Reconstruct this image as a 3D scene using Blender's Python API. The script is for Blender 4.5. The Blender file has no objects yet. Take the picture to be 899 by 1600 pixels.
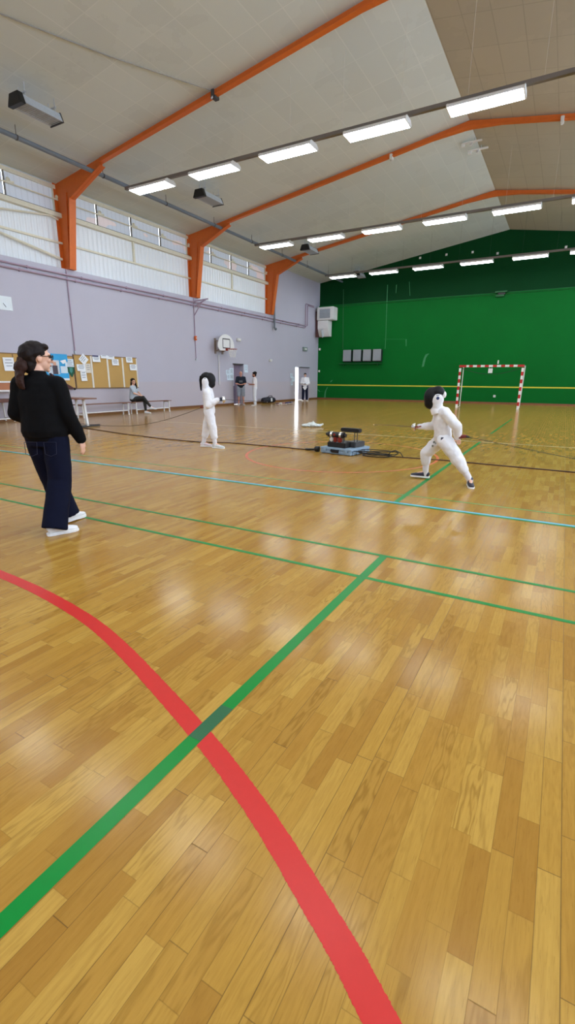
import bpy, bmesh, math, random
from mathutils import Vector, Matrix
random.seed(7)
C = bpy.context.scene.collection
V = Vector
PI = math.pi

# ------------------------------------------------------------------ camera
F_PX, YAW, PITCH, ROLL, CAM_Z = 738.42, -.515129, -.273899, .0059926, 1.4
_f = V((math.sin(YAW)*math.cos(PITCH), math.cos(YAW)*math.cos(PITCH), math.sin(PITCH)))
_r = V((math.cos(YAW), -math.sin(YAW), 0)); _u = _r.cross(_f)
CR = math.cos(ROLL)*_r + math.sin(ROLL)*_u
CU = -math.sin(ROLL)*_r + math.cos(ROLL)*_u
cam_d = bpy.data.cameras.new('camera'); cam = bpy.data.objects.new('camera', cam_d); C.objects.link(cam)
cam_d.sensor_fit = 'VERTICAL'; cam_d.sensor_height = 36; cam_d.lens = F_PX/1600*36
cam_d.clip_start = .05; cam_d.clip_end = 200
M = Matrix((CR, CU, -_f)).transposed().to_4x4(); M.translation = (0, 0, CAM_Z)
cam.matrix_world = M
bpy.context.scene.camera = cam

def at(px, py, X=None, Y=None, Z=None):
    """real point where the sight line of a photo pixel meets a wall, the floor or another plane of the hall"""
    d = _f*F_PX + CR*(px-449.5) - CU*(py-800); o = V((0, 0, CAM_Z))
    t = X/d.x if X is not None else Y/d.y if Y is not None else (Z-CAM_Z)/d.z
    return o + d*t

# ------------------------------------------------------------------ materials
def lin(c):
    return tuple(((x/12.92) if x <= .04045 else ((x+.055)/1.055)**2.4) for x in [v/255 for v in c])

class NT:
    def __init__(self, name):
        self.m = bpy.data.materials.new(name); self.m.use_nodes = True
        self.t = self.m.node_tree; self.b = self.t.nodes['Principled BSDF']; self.out = self.t.nodes['Material Output']
    def n(self, typ, **k):
        x = self.t.nodes.new(typ)
        for a, v in k.items(): setattr(x, a, v)
        return x
    def l(self, a, b): self.t.links.new(a, b)
    def put(self, sock, v):
        if isinstance(v, bpy.types.NodeSocket): self.l(v, sock)
        else: sock.default_value = v
    def math(self, op, a, b=0., c=0.):
        x = self.n('ShaderNodeMath', operation=op)
        self.put(x.inputs[0], a); self.put(x.inputs[1], b); self.put(x.inputs[2], c)
        return x.outputs[0]
    def mix(self, f, a, b, blend='MIX'):
        x = self.n('ShaderNodeMix', data_type='RGBA', blend_type=blend)
        self.put(x.inputs[0], f)
        for s, v in ((x.inputs[6], a), (x.inputs[7], b)):
            self.put(s, v if isinstance(v, bpy.types.NodeSocket) else (*v[:3], 1))
        return x.outputs[2]
    def coord(self): return self.n('ShaderNodeTexCoord').outputs['Object']
    def xyz(self, v):
        s = self.n('ShaderNodeSeparateXYZ'); self.l(v, s.inputs[0]); return s.outputs
    def comb(self, x, y, z=0.):
        s = self.n('ShaderNodeCombineXYZ')
        for i, v in enumerate((x, y, z)): self.put(s.inputs[i], v)
        return s.outputs[0]
    def scale(self, v, s):
        m = self.n('ShaderNodeMapping'); self.l(v, m.inputs[0]); m.inputs['Scale'].default_value = s if hasattr(s, '__len__') else (s, s, s)
        return m.outputs[0]
    def noise(self, v, sc=5., det=3., rough=.5, dist=0.):
        x = self.n('ShaderNodeTexNoise')
        if v is not None: self.l(v, x.inputs['Vector'])
        x.inputs['Scale'].default_value = sc; x.inputs['Detail'].default_value = det
        x.inputs['Roughness'].default_value = rough; x.inputs['Distortion'].default_value = dist
        return x.outputs['Fac']
    def ramp(self, f, stops):
        x = self.n('ShaderNodeValToRGB'); self.l(f, x.inputs[0]); e = x.color_ramp.elements
        while len(e) < len(stops): e.new(.5)
        for i, (p, c) in enumerate(stops): e[i].position = p; e[i].color = (*c[:3], 1) if hasattr(c, '__len__') else (c, c, c, 1)
        return x.outputs[0]
    def bump(self, h, dist=.002, s=1.):
        x = self.n('ShaderNodeBump'); self.l(h, x.inputs['Height']); x.inputs['Distance'].default_value = dist; x.inputs['Strength'].default_value = s
        self.l(x.outputs[0], self.b.inputs['Normal'])
    def col(self, c): self.put(self.b.inputs['Base Color'], c if isinstance(c, bpy.types.NodeSocket) else (*c[:3], 1))
    def rough(self, r): self.put(self.b.inputs['Roughness'], r)

_cache = {}
def paint(name, rgb, rough=.5, metal=0., var=.06, sc=8., bump=0., bsc=60., sheen=0., spec=.5):
    """plain surface with a little tonal variation"""
    if name in _cache: return _cache[name]
    t = NT(name); c = lin(rgb); co = t.coord()
    n = t.noise(co, sc, 4)
    t.col(t.mix(n, [x*(1-var) for x in c], [min(1, x*(1+var)) for x in c]))
    t.rough(rough); t.b.inputs['Metallic'].default_value = metal
    if bump: t.bump(t.noise(co, bsc, 3), bump, .6)
    t.b.inputs['Specular IOR Level'].default_value = spec
    if sheen: t.b.inputs['Sheen Weight'].default_value = sheen
    _cache[name] = t.m
    return t.m
def glow(name, rgb, s):
    t = NT(name); c = lin(rgb)
    t.col(c); t.b.inputs['Emission Color'].default_value = (*c, 1); t.b.inputs['Emission Strength'].default_value = s
    n = t.noise(t.coord(), 3.); t.rough(t.math('MULTIPLY_ADD', n, .1, .4))
    return t.m

# ------------------------------------------------------------------ mesh builder
class MB:
    def __init__(s): s.v = []; s.f = []; s.mi = []; s.cur = 0
    def add(s, vs, fs):
        o = len(s.v); s.v += [V(x) for x in vs]; s.f += [[o+i for i in f] for f in fs]; s.mi += [s.cur]*len(fs); return s
    def box(s, x0, x1, y0, y1, z0, z1, m=None):
        vs = [V((x, y, z)) for z in (z0, z1) for x, y in ((x0, y0), (x1, y0), (x1, y1), (x0, y1))]
        if m is not None: vs = [m @ v for v in vs]
        return s.add(vs, [(3, 2, 1, 0), (4, 5, 6, 7), (0, 1, 5, 4), (1, 2, 6, 5), (2, 3, 7, 6), (3, 0, 4, 7)])
    def bar(s, p, q, w, h, up=(0, 0, 1)):
        p, q = V(p), V(q); d = (q-p).normalized(); up = V(up)
        if abs(d.dot(up)) > .98: up = V((0, 1, 0))
        x = d.cross(up).normalized(); y = x.cross(d)
        vs = [e + x*(a*w/2) + y*(b*h/2) for e in (p, q) for a, b in ((-1, -1), (1, -1), (1, 1), (-1, 1))]
        return s.add(vs, [(0, 1, 2, 3), (7, 6, 5, 4), (0, 4, 5, 1), (1, 5, 6, 2), (2, 6, 7, 3), (3, 7, 4, 0)])
    def tube(s, pts, r, n=10, cap=True):
        pts = [V(p) for p in pts]; rs = r if hasattr(r, '__len__') else [r]*len(pts)
        N = len(pts); nrm = None; rings = []
        for i, p in enumerate(pts):
            d = (pts[min(i+1, N-1)] - pts[max(i-1, 0)]).normalized()
            if nrm is None:
                a = V((0, 0, 1)) if abs(d.z) < .9 else V((1, 0, 0)); nrm = d.cross(a).normalized()
            nrm = (nrm - d*nrm.dot(d)).normalized(); b = d.cross(nrm)
            rings.append([p + (nrm*math.cos(t) + b*math.sin(t))*rs[i] for t in [2*PI*k/n for k in range(n)]])
        vs = [v for g in rings for v in g]; fs = []
        for i in range(N-1):
            for k in range(n): fs.append((i*n+k, i*n+(k+1) % n, (i+1)*n+(k+1) % n, (i+1)*n+k))
        if cap: fs += [tuple(range(n))[::-1], tuple((N-1)*n+k for k in range(n))]
        return s.add(vs, fs)
    def lathe(s, prof, c=(0, 0, 0), axis='z', n=24):
        c = V(c); vs = []; fs = []; N = len(prof)
        for r, h in prof:
            for k in range(n):
                a = 2*PI*k/n; x, y = r*math.cos(a), r*math.sin(a)
                vs.append(c + (V((x, y, h)) if axis == 'z' else V((h, x, y)) if axis == 'x' else V((x, h, y))))
        for i in range(N-1):
            for k in range(n): fs.append((i*n+k, i*n+(k+1) % n, (i+1)*n+(k+1) % n, (i+1)*n+k))
        fs += [tuple(range(n))[::-1], tuple((N-1)*n+k for k in range(n))]
        return s.add(vs, fs)
    def prism(s, poly, axis, a, b):
        """poly in the two other axes (order x,y,z), from a to b along axis"""
        def P(u, w, h): return V((h, u, w)) if axis == 'x' else V((u, h, w)) if axis == 'y' else V((u, w, h))
        n = len(poly); vs = [P(u, w, a) for u, w in poly] + [P(u, w, b) for u, w in poly]
        return s.add(vs, [tuple(range(n))[::-1], tuple(range(n, 2*n))] + [(i, (i+1) % n, n+(i+1) % n, n+i) for i in range(n)])
    def sphere(s, c, r, n=12, m=8):
        r = V(r) if hasattr(r, '__len__') else V((r, r, r)); c = V(c)
        vs = [c+V((0, 0, r.z))]; fs = []
        for i in range(1, m):
            th = PI*i/m
            for k in range(n):
                a = 2*PI*k/n; vs.append(c+V((r.x*math.sin(th)*math.cos(a), r.y*math.sin(th)*math.sin(a), r.z*math.cos(th))))
        vs.append(c-V((0, 0, r.z))); L = len(vs)-1
        for k in range(n):
            fs.append((0, 1+k, 1+(k+1) % n)); fs.append((L, L-n+(k+1) % n, L-n+k))
        for i in range(m-2):
            for k in range(n): a = 1+i*n+k; b = 1+i*n+(k+1) % n; fs.append((a, a+n, b+n, b))
        return s.add(vs, fs)
    # --- closed pieces for organic shapes
    def loft(s, secs, xdir=(1, 0, 0), n=20):
        """secs: (centre, half width along xdir, half depth); rounded closed ends"""
        P = [V(c) for c, a, b in secs]; N = len(P); xd = V(xdir); rings = []
        for i, (c, a, b) in enumerate(secs):
            d = (P[min(i+1, N-1)]-P[max(i-1, 0)]).normalized()
            x = (xd-d*xd.dot(d)).normalized(); y = d.cross(x)
            rings.append([P[i]+x*(a*math.cos(t))+y*(b*math.sin(t)) for t in [2*PI*k/n for k in range(n)]])
        vs = [v for g in rings for v in g]; fs = []
        for i in range(N-1):
            for k in range(n): fs.append((i*n+k, i*n+(k+1) % n, (i+1)*n+(k+1) % n, (i+1)*n+k))
        fs += [tuple(range(n))[::-1], tuple((N-1)*n+k for k in range(n))]
        return s.add(vs, fs)
    def cap(s, p, q, r1, r2, n=14):
        p, q = V(p), V(q); d = (q-p); L = d.length; d = d/L if L > 1e-6 else V((0, 0, 1))
        a = V((0, 0, 1)) if abs(d.z) < .9 else V((1, 0, 0)); x = d.cross(a).normalized(); y = d.cross(x)
        prof = [(-r1*math.cos(t), r1*math.sin(t)) for t in (.3, .7, 1.15, PI/2)] + [(L+r2*math.sin(t), r2*math.cos(t)) for t in (0, .42, .87, 1.27)]
        vs = [p+d*h+(x*math.cos(2*PI*k/n)+y*math.sin(2*PI*k/n))*r for h, r in prof for k in range(n)]; fs = []
        for i in range(len(prof)-1):
            for k in range(n): fs.append((i*n+k, i*n+(k+1) % n, (i+1)*n+(k+1) % n, (i+1)*n+k))
        N = len(prof); fs += [tuple(range(n))[::-1], tuple((N-1)*n+k for k in range(n))]
        return s.add(vs, fs)
    def chain(s, *pr):
        for (p, r), (q, t) in zip(pr[:-1], pr[1:]): s.cap(p, q, r, t)
        return s
    def ell(s, c, r, m=None, n=18, k=12):
        t = MB().sphere((0, 0, 0), r, n, k); c = V(c)
        return s.add([c + ((m @ v) if m is not None else v) for v in t.v], t.f)
    # --- output
    def build(s, name, mat, parent=None, smooth=False, bevel=0., off=None):
        o0 = V(off) if off is not None else (V(parent['_org']) if parent is not None and '_org' in parent else V((0, 0, 0)))
        me = bpy.data.meshes.new(name); me.from_pydata([v-o0 for v in s.v], [], s.f)
        mats = mat if isinstance(mat, (list, tuple)) else [mat]
        for m in mats: me.materials.append(m)
        for p, i in zip(me.polygons, s.mi): p.material_index = i; p.use_smooth = smooth
        bm = bmesh.new(); bm.from_mesh(me)
        bmesh.ops.recalc_face_normals(bm, faces=bm.faces)
        if bevel: bmesh.ops.bevel(bm, geom=list(bm.edges), offset=bevel, segments=2, affect='EDGES', clamp_overlap=True)
        bm.to_mesh(me); bm.free()
        if smooth:
            for p in me.polygons: p.use_smooth = True
            try: me.set_sharp_from_angle(angle=.7)
            except Exception: pass
        o = bpy.data.objects.new(name, me); C.objects.link(o)
        if parent is not None:
            o.parent = parent
            if '_org' in parent: o['_org'] = tuple(parent['_org'])
        return o
    def remesh(s, name, mat, parent=None, voxel=.01, smooth=4, rough_amp=0., rough_sc=9., decimate=0.):
        """joins the closed pieces into one continuous surface"""
        o0 = V(parent['_org']) if parent is not None and '_org' in parent else V((0, 0, 0))
        me = bpy.data.meshes.new('tmp'); me.from_pydata([v-o0 for v in s.v], [], s.f)
        bm = bmesh.new(); bm.from_mesh(me); bmesh.ops.recalc_face_normals(bm, faces=bm.faces); bm.to_mesh(me); bm.free()
        o = bpy.data.objects.new('tmp', me); C.objects.link(o)
        r = o.modifiers.new('r', 'REMESH'); r.mode = 'VOXEL'; r.voxel_size = voxel; r.use_smooth_shade = True
        if smooth:
            k = o.modifiers.new('s', 'SMOOTH'); k.factor = .5; k.iterations = smooth
        if rough_amp:
            tx = bpy.data.textures.new('folds', 'CLOUDS'); tx.noise_scale = 1./rough_sc; tx.noise_depth = 2
            d = o.modifiers.new('d', 'DISPLACE'); d.texture = tx; d.strength = rough_amp; d.mid_level = .5; d.texture_coords = 'LOCAL'
        dg = bpy.context.evaluated_depsgraph_get(); dg.update()
        new = bpy.data.meshes.new_from_object(o.evaluated_get(dg)); new.name = name
        bpy.data.objects.remove(o); bpy.data.meshes.remove(me)
        new.materials.clear(); new.materials.append(mat)
        for p in new.polygons: p.use_smooth = True; p.material_index = 0
        ob = bpy.data.objects.new(name, new); C.objects.link(ob)
        if parent is not None:
            ob.parent = parent
            if '_org' in parent: ob['_org'] = tuple(parent['_org'])
        return ob

def tag(o, label=None, cat=None, group=None, kind=None):
    if label: o['label'] = label
    if cat: o['category'] = cat
    if group: o['group'] = group
    if kind: o['kind'] = kind
    return o
def thing(name, org, label, cat, group=None, rz=0., local=False):
    """an Empty at the thing's base; local=True: parts are given in its own frame, else in hall coordinates"""
    o = bpy.data.objects.new(name, None); C.objects.link(o); o.empty_display_size = .1
    o.location = org; o.rotation_euler.z = rz
    if not local: o['_org'] = tuple(org)
    return tag(o, label, cat, group)
def kids(o): return [c for c in C.objects if c.parent == o]
def copy_tree(o, parent=None):
    c = o.copy(); C.objects.link(c)
    if parent is not None: c.parent = parent
    for ch in kids(o): copy_tree(ch, c)
    return c
def struct(o): o['kind'] = 'structure'; return o
# ------------------------------------------------------------------ hall materials
def floor_material():
    t = NT('parquet'); co = t.coord(); x, y, z = t.xyz(co)
    w = .063
    u = t.math('DIVIDE', x, w); row = t.math('FLOOR', u); fx = t.math('FRACT', u)
    wn = t.n('ShaderNodeTexWhiteNoise', noise_dimensions='1D'); t.l(row, wn.inputs['W']); r1 = wn.outputs['Value']
    L = t.math('MULTIPLY_ADD', r1, .22, .30)
    v = t.math('ADD', t.math('DIVIDE', y, L), t.math('MULTIPLY', r1, 37.7)); idx = t.math('FLOOR', v); fy = t.math('FRACT', v)
    w2 = t.n('ShaderNodeTexWhiteNoise', noise_dimensions='2D'); t.l(t.comb(row, idx), w2.inputs['Vector']); rc = t.xyz(w2.outputs['Color']); a, b, c = rc[0], rc[1], rc[2]
    ex = t.math('MULTIPLY', t.math('MINIMUM', fx, t.math('SUBTRACT', 1., fx)), w)
    ey = t.math('MULTIPLY', t.math('MINIMUM', fy, t.math('SUBTRACT', 1., fy)), L)
    # gaps between strips, wider at some than at others
    gx = t.math('SUBTRACT', 1., t.math('SMOOTH_MIN', 1., t.math('DIVIDE', ex, t.math('MULTIPLY_ADD', r1, .0014, .0009)), .2))
    gy = t.math('SUBTRACT', 1., t.math('SMOOTH_MIN', 1., t.math('DIVIDE', ey, .0020), .2))
    gap = t.math('MULTIPLY', t.math('MAXIMUM', gx, gy), t.math('MULTIPLY_ADD', t.math('POWER', r1, 1.5), .75, .22))
    # grain: fine fibres and cathedral rings, shifted per strip
    px = t.math('MULTIPLY_ADD', a, 9.1, x); py = t.math('MULTIPLY_ADD', c, 13.7, y)
    fib = t.noise(t.comb(t.math('MULTIPLY', px, 95.), t.math('MULTIPLY', py, 7.)), 1., 4, .6)
    wob = t.noise(t.comb(t.math('MULTIPLY', px, 13.), t.math('MULTIPLY', py, 2.0)), 1., 3, .55)
    rings = t.math('SINE', t.math('MULTIPLY_ADD', wob, t.math('MULTIPLY_ADD', b, 40., 26.), t.math('MULTIPLY', px, 40.)))
    rings = t.math('POWER', t.math('MULTIPLY_ADD', rings, .5, .5), 2.2)
    rs = t.math('MULTIPLY', t.math('POWER', c, 1.8), .44)
    pores = t.math('GREATER_THAN', t.noise(t.comb(t.math('MULTIPLY', px, 240.), t.math('MULTIPLY', py, 14.)), 1., 2, .6), .62)
    base = t.ramp(a, [(0., lin((160, 117, 50))), (.25, lin((170, 127, 55))), (.7, lin((179, 138, 61))), (1., lin((191, 152, 73)))])
    base = t.mix(t.math('MULTIPLY', t.math('SUBTRACT', fib, .38), 1.0), base, lin((136, 94, 34)))
    base = t.mix(t.math('MULTIPLY', rs, .6), base, lin((194, 155, 74)))
    base = t.mix(t.math('MULTIPLY', rings, rs), base, lin((112, 76, 24)))
    base = t.mix(t.math('MULTIPLY', pores, .15), base, lin((96, 60, 26)))
    big = t.noise(co, .35, 3)
    base = t.mix(t.math('MULTIPLY', big, .16), base, lin((150, 104, 42)))
    base = t.mix(t.math('MULTIPLY', gap, .95), base, lin((40, 26, 12)))
    t.col(base)
    sc = t.noise(t.scale(co, (9, 9, 9)), 1., 4)
    t.rough(t.math('ADD', t.math('MULTIPLY_ADD', sc, .07, .13), t.math('MULTIPLY', gap, .3)))
    t.b.inputs['Specular IOR Level'].default_value = .13
    t.bump(t.noise(t.scale(co, (7, 1.2, 1)), 1., 1), .0002, .2)
    return t.m

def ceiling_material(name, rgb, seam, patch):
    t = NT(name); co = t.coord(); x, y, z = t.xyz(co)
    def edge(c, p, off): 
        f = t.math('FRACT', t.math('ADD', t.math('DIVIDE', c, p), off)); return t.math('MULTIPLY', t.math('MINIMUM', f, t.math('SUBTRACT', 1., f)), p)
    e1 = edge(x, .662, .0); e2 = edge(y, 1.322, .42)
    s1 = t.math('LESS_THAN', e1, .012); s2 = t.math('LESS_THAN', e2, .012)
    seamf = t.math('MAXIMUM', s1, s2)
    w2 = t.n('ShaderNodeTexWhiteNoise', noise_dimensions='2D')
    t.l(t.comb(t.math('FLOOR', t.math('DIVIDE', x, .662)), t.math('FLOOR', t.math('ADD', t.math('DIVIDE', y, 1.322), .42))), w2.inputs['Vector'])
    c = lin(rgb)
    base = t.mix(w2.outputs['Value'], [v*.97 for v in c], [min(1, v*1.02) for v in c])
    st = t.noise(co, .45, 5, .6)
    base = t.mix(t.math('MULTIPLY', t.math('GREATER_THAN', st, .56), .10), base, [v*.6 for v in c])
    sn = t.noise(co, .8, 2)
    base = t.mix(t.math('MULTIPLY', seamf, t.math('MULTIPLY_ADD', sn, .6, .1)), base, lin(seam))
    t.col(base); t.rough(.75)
    t.bump(t.noise(co, 45., 3), .004, .35)
    return t.m

def wall_material(name, rgb, low=None, bounce_z=0.):
    t = NT(name); co = t.coord(); c = lin(rgb)
    n = t.noise(co, .6, 4, .6); n2 = t.noise(co, 14., 3)
    b = t.mix(n, [v*.95 for v in c], [min(1, v*1.05) for v in c])
    b = t.mix(t.math('MULTIPLY', n2, .10), b, [v*.85 for v in c])
    if low is not None:
        z = t.xyz(co)[2]; f = t.math('MULTIPLY', t.math('LESS_THAN', z, bounce_z), .8)
        b = t.mix(f, b, lin(low))  # pinker tone near the floor paints in the light bounced off it
    t.col(b); t.rough(.5); t.bump(t.noise(co, 40., 3), .003, .4)
    return t.m

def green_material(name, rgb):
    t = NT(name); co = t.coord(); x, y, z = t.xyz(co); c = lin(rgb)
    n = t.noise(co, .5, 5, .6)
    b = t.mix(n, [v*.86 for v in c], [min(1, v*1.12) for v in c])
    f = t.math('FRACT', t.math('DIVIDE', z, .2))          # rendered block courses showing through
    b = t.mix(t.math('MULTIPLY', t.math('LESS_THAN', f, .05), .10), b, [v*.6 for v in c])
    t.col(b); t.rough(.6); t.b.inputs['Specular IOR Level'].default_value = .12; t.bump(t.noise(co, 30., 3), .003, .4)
    return t.m

M_floor = floor_material()
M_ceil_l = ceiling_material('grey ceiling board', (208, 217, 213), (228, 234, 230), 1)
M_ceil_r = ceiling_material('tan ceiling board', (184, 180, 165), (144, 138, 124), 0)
M_lilac = wall_material('lilac wall paint', (186, 184, 197), (189, 181, 188), 1.25)
M_green = green_material('green wall paint', (2, 100, 34)); M_green_top = green_material('darker green gable', (2, 62, 26))  # gable above the ledge is a darker green than the wall below
M_greend = paint('green ledge paint', (8, 92, 40), .45)
M_yellow = paint('yellow stripe paint', (214, 205, 60), .5)
M_orange = paint('orange steel paint', (212, 106, 34), .5, var=.1)
M_cream = paint('cream steel paint', (222, 218, 196), .5, var=.1, sc=14)
M_wood_base = paint('brown baseboard wood', (120, 80, 46), .5, var=.25, sc=5)
M_white_paint = paint('white gloss paint', (226, 226, 224), .35)
M_off = paint('off white plastic', (215, 214, 208), .5)
M_galv = paint('galvanised steel', (188, 196, 202), .42, .1, .15, 20)
M_black = paint('matt black plastic', (16, 16, 17), .5)
M_dkgrey = paint('dark grey steel', (62, 62, 62), .5)
M_bluegrey = paint('blue grey pipe paint', (112, 122, 132), .5)
M_pipe = paint('mauve pipe paint', (170, 150, 168), .45)
M_redline = paint('red floor paint', (200, 46, 40), .3, var=.05, sc=30, spec=.25)
M_greenline = paint('green floor tape', (3, 128, 46), .3, var=.05, sc=30, spec=.25)
M_greenpale = paint('worn green floor tape', (92, 148, 62), .3, var=.1, sc=30)
M_greendark = paint('dark green tape overlap', (22, 92, 52), .3)
M_blueline = paint('sky blue floor tape', (92, 178, 206), .3, var=.05, sc=30)
M_greyline = paint('faded white floor line', (184, 184, 158), .3, var=.1)

RX, RZ, SL = -4.0, 9.74, .153
XL, XR, YB, YE = -16.0, 8.0, -6.0, 32.65
XWIN = -16.32
def ceil_z(x): return RZ - SL*abs(x-RX)

# ------------------------------------------------------------------ floor, ceiling, walls
struct(MB().box(XL-.45, XR+.4, YB-.4, YE+.3, -.12, 0).build('floor', M_floor))
struct(MB().box(-24, XL-.45, 20, 40, -.14, -.02).build('exterior_ground', paint('pale paving', (190, 186, 178), .8)))
def slope(xa, xb, name, mat):
    b = MB(); za, zb = ceil_z(xa), ceil_z(xb)
    b.prism([(xa, za), (xb, zb), (xb, zb+.12), (xa, za+.12)], 'y', YB-.4, YE+.4)
    return struct(b.build(name, mat))
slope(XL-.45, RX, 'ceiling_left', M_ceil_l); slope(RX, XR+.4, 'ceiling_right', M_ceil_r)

D1 = (22.08, 23.08, 2.19); D2 = (29.22, 31.3, 2.19)   # two door openings in the lilac wall
b = MB(); y0 = YB-.4
for ya, yb, zt in (D1, D2):
    b.box(XL-.42, XL, y0, ya, 0, 5.12); b.box(XL-.42, XL, ya, yb, zt, 5.12); y0 = yb
b.box(XL-.42, XL, y0, YE+.3, 0, 5.12)
b.box(XL-.42, XL, 26.3, YE+.3, 5.12, 8.2)
b.box(XL-.44, XL-.36, YB-.4, 26.3, 7.74, 8.1)            # head above the windows
struct(b.build('wall_left', M_lilac))
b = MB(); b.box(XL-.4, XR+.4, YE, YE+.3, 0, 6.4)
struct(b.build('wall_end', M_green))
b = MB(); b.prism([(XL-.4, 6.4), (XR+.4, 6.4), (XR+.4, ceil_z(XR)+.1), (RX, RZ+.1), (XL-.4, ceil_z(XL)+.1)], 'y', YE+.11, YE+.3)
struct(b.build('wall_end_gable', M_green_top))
struct(MB().box(XL, XR, YE+.02, YE+.13, 6.36, 6.42).build('trim_1', M_greend))
b = MB(); b.box(XR, XR+.4, YB-.4, YE+.3, 0, 3.4); b.box(XR, XR+.4, YB-.4, YE+.3, 7.5, 8.1)
for k in range(8): b.box(XR, XR+.4, -6.4+k*5.55-.25, -6.4+k*5.55+.25, 3.4, 7.5)
struct(b.build('wall_right', M_lilac))
b = MB(); b.prism([(XL-.4, 0), (XR+.4, 0), (XR+.4, ceil_z(XR)+.1), (RX, RZ+.1), (XL-.4, ceil_z(XL)+.1)], 'y', YB-.4, YB)
struct(b.build('wall_back', M_lilac))
b = MB(); y0 = YB
for ya, yb, zt in (D1, D2): b.box(XL, XL+.022, y0, ya, 0, .11); y0 = yb
b.box(XL, XL+.022, y0, YE, 0, .11)
struct(b.build('baseboard_left', M_wood_base))
struct(MB().box(XL, XR, YE-.022, YE, 0, .10).build('baseboard_end', paint('red brown baseboard wood', (128, 78, 50), .5, var=.25, sc=4)))
struct(MB().box(XL, XR, YE-.006, YE+.01, .975, 1.045).build('trim_2', M_yellow))

# scuffs and hairline streaks of bare render on the green wall
def streak(px, w, seed):
    rnd = random.Random(seed); b = MB(); n = len(px)
    P = [at(x, y, Y=YE) for x, y in px]; top = []; bot = []
    for p in P:
        k = w*(.5+rnd.random()); top.append((p.x+k, p.z+k*.3)); bot.append((p.x-k, p.z-k*.3))
    for i in range(n-1):
        b.prism([top[i], top[i+1], bot[i+1], bot[i]], 'y', YE-.004, YE+.004)
    return b
M_scuff = paint('pale plaster scuff', (58, 134, 84), .7, var=.3, sc=9)
b = MB()
for px, w in (([(606, 445), (605, 470), (604, 500), (603, 530), (602, 545)], .018), ([(600, 530), (618, 530), (634, 530)], .02), ([(635, 530), (635, 541)], .03),
              ([(668, 553), (664, 560), (661, 573)], .07), ([(665, 556), (671, 553)], .05), ([(512, 605), (509, 611), (508, 618), (508, 622)], .05), ([(517, 597), (519, 594)], .05),
              ([(496, 608), (500, 612), (505, 611)], .03), ([(620, 445), (619, 458)], .02), ([(640, 440), (641, 462)], .015)):
    s = streak(px, w, len(b.v)); b.add(s.v, s.f)
struct(b.build('wall_scuff', M_scuff))
struct(MB().tube([at(537, 452, Y=YE), at(536, 546, Y=YE)], .018, 6).build('trim_3', M_greend))

# floor lines: paint and tape a fraction of a millimetre thick
def line(name, pts, w, mat, z=.0012, jit=0., seed=1):
    rnd = random.Random(seed); P = [V((p[0], p[1], 0)) for p in pts]; vs = []; fs = []; N = len(P)
    for i, p in enumerate(P):
        d = (P[min(i+1, N-1)]-P[max(i-1, 0)]).normalized(); n = V((-d.y, d.x, 0))
        j = jit*(rnd.random()-.5)
        vs += [p+n*(w/2+j)+V((0, 0, z)), p-n*(w/2+jit*(rnd.random()-.5))+V((0, 0, z))]
    for i in range(N-1): fs.append((2*i, 2*i+1, 2*i+3, 2*i+2))
    m = MB().add(vs, fs); o = m.build(name, mat); return struct(o)
def seg(a, b, n): return [(a[0]+(b[0]-a[0])*i/n, a[1]+(b[1]-a[1])*i/n) for i in range(n+1)]
line('floor_line_green', seg((-1.105, -1), (-1.105, 3.585), 40), .062, M_greenline)
line('floor_line_green', seg((-14, 3.075), (7, 3.075), 40), .042, M_greenline, .0016)
line('floor_line_green', seg((-14, 3.578), (7, 3.578), 40), .040, M_greenline, .0016)
line('floor_line_green', seg((-14, 5.78), (7, 5.78), 40), .04, M_greenpale, .0010)
line('floor_line_blue', seg((-15.5, 5.345), (7.8, 5.345), 40), .05, M_blueline, .0022)
line('floor_line_green', seg((-14, 5.30), (7, 5.30), 40), .045, M_greenline, .0014)
line('floor_line_green', seg((-1.56, 5.30), (-1.56, 11.95), 20), .062, M_greenline, .0014)
line('floor_line_green', seg((-1.58, 14.0), (-1.58, 20.), 20), .06, M_greenline, .0014)
line('floor_line_pale', seg((-12, 12.0), (7, 12.0), 20), .05, M_greyline, .0010)
def arc(pts, n=90):
    """circle fitted through points"""
    import itertools
    A = [V((p[0], p[1])) for p in pts]; a, b_, c = A[0], A[len(A)//2], A[-1]
    d = 2*(a.x*(b_.y-c.y)+b_.x*(c.y-a.y)+c.x*(a.y-b_.y))
    ux = (a.length_squared*(b_.y-c.y)+b_.length_squared*(c.y-a.y)+c.length_squared*(a.y-b_.y))/d
    uy = (a.length_squared*(c.x-b_.x)+b_.length_squared*(a.x-c.x)+c.length_squared*(b_.x-a.x))/d
    ctr = V((ux, uy)); R = (a-ctr).length
    return ctr, R
def near_arc():
    P = [(-5.2, 1.68), (-4.4, 1.80), (-3.445, 1.771), (-2.936, 1.737), (-2.364, 1.652), (-1.964, 1.547), (-1.553, 1.403), (-1.169, 1.258), (-.927, 1.159), (-.642, 1.022), (-.441, .906), (-.285, .816), (-.161, .731), (.2, .48), (.5, .2), (.7, -.1)]
    out = []                                            # smooth path through the measured points
    for i in range(1, len(P)-2):
        p0, p1, p2, p3 = [V(p) for p in P[i-1:i+3]]
        for k in range(48):
            t = k/48; out.append(.5*((2*p1)+(p2-p0)*t+(2*p0-5*p1+4*p2-p3)*t*t+(3*p1-p0-3*p2+p3)*t**3))
    for _ in range(300): out = [out[0]]+[(out[i-1]+2*out[i]+out[i+1])/4 for i in range(1, len(out)-1)]+[out[-1]]
    return [(p.x, p.y) for p in out]
line('floor_line_red', near_arc(), .082, M_redline, .0008, .0035)
ctr = V((-3.62, 8.5)); 
line('floor_line_red', [(ctr.x+1.80*math.cos(a), ctr.y+1.92*math.sin(a)) for a in [2*PI*k/80 for k in range(81)]], .05, paint('faded red floor paint', (214, 104, 60), .3), .0008)
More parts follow.
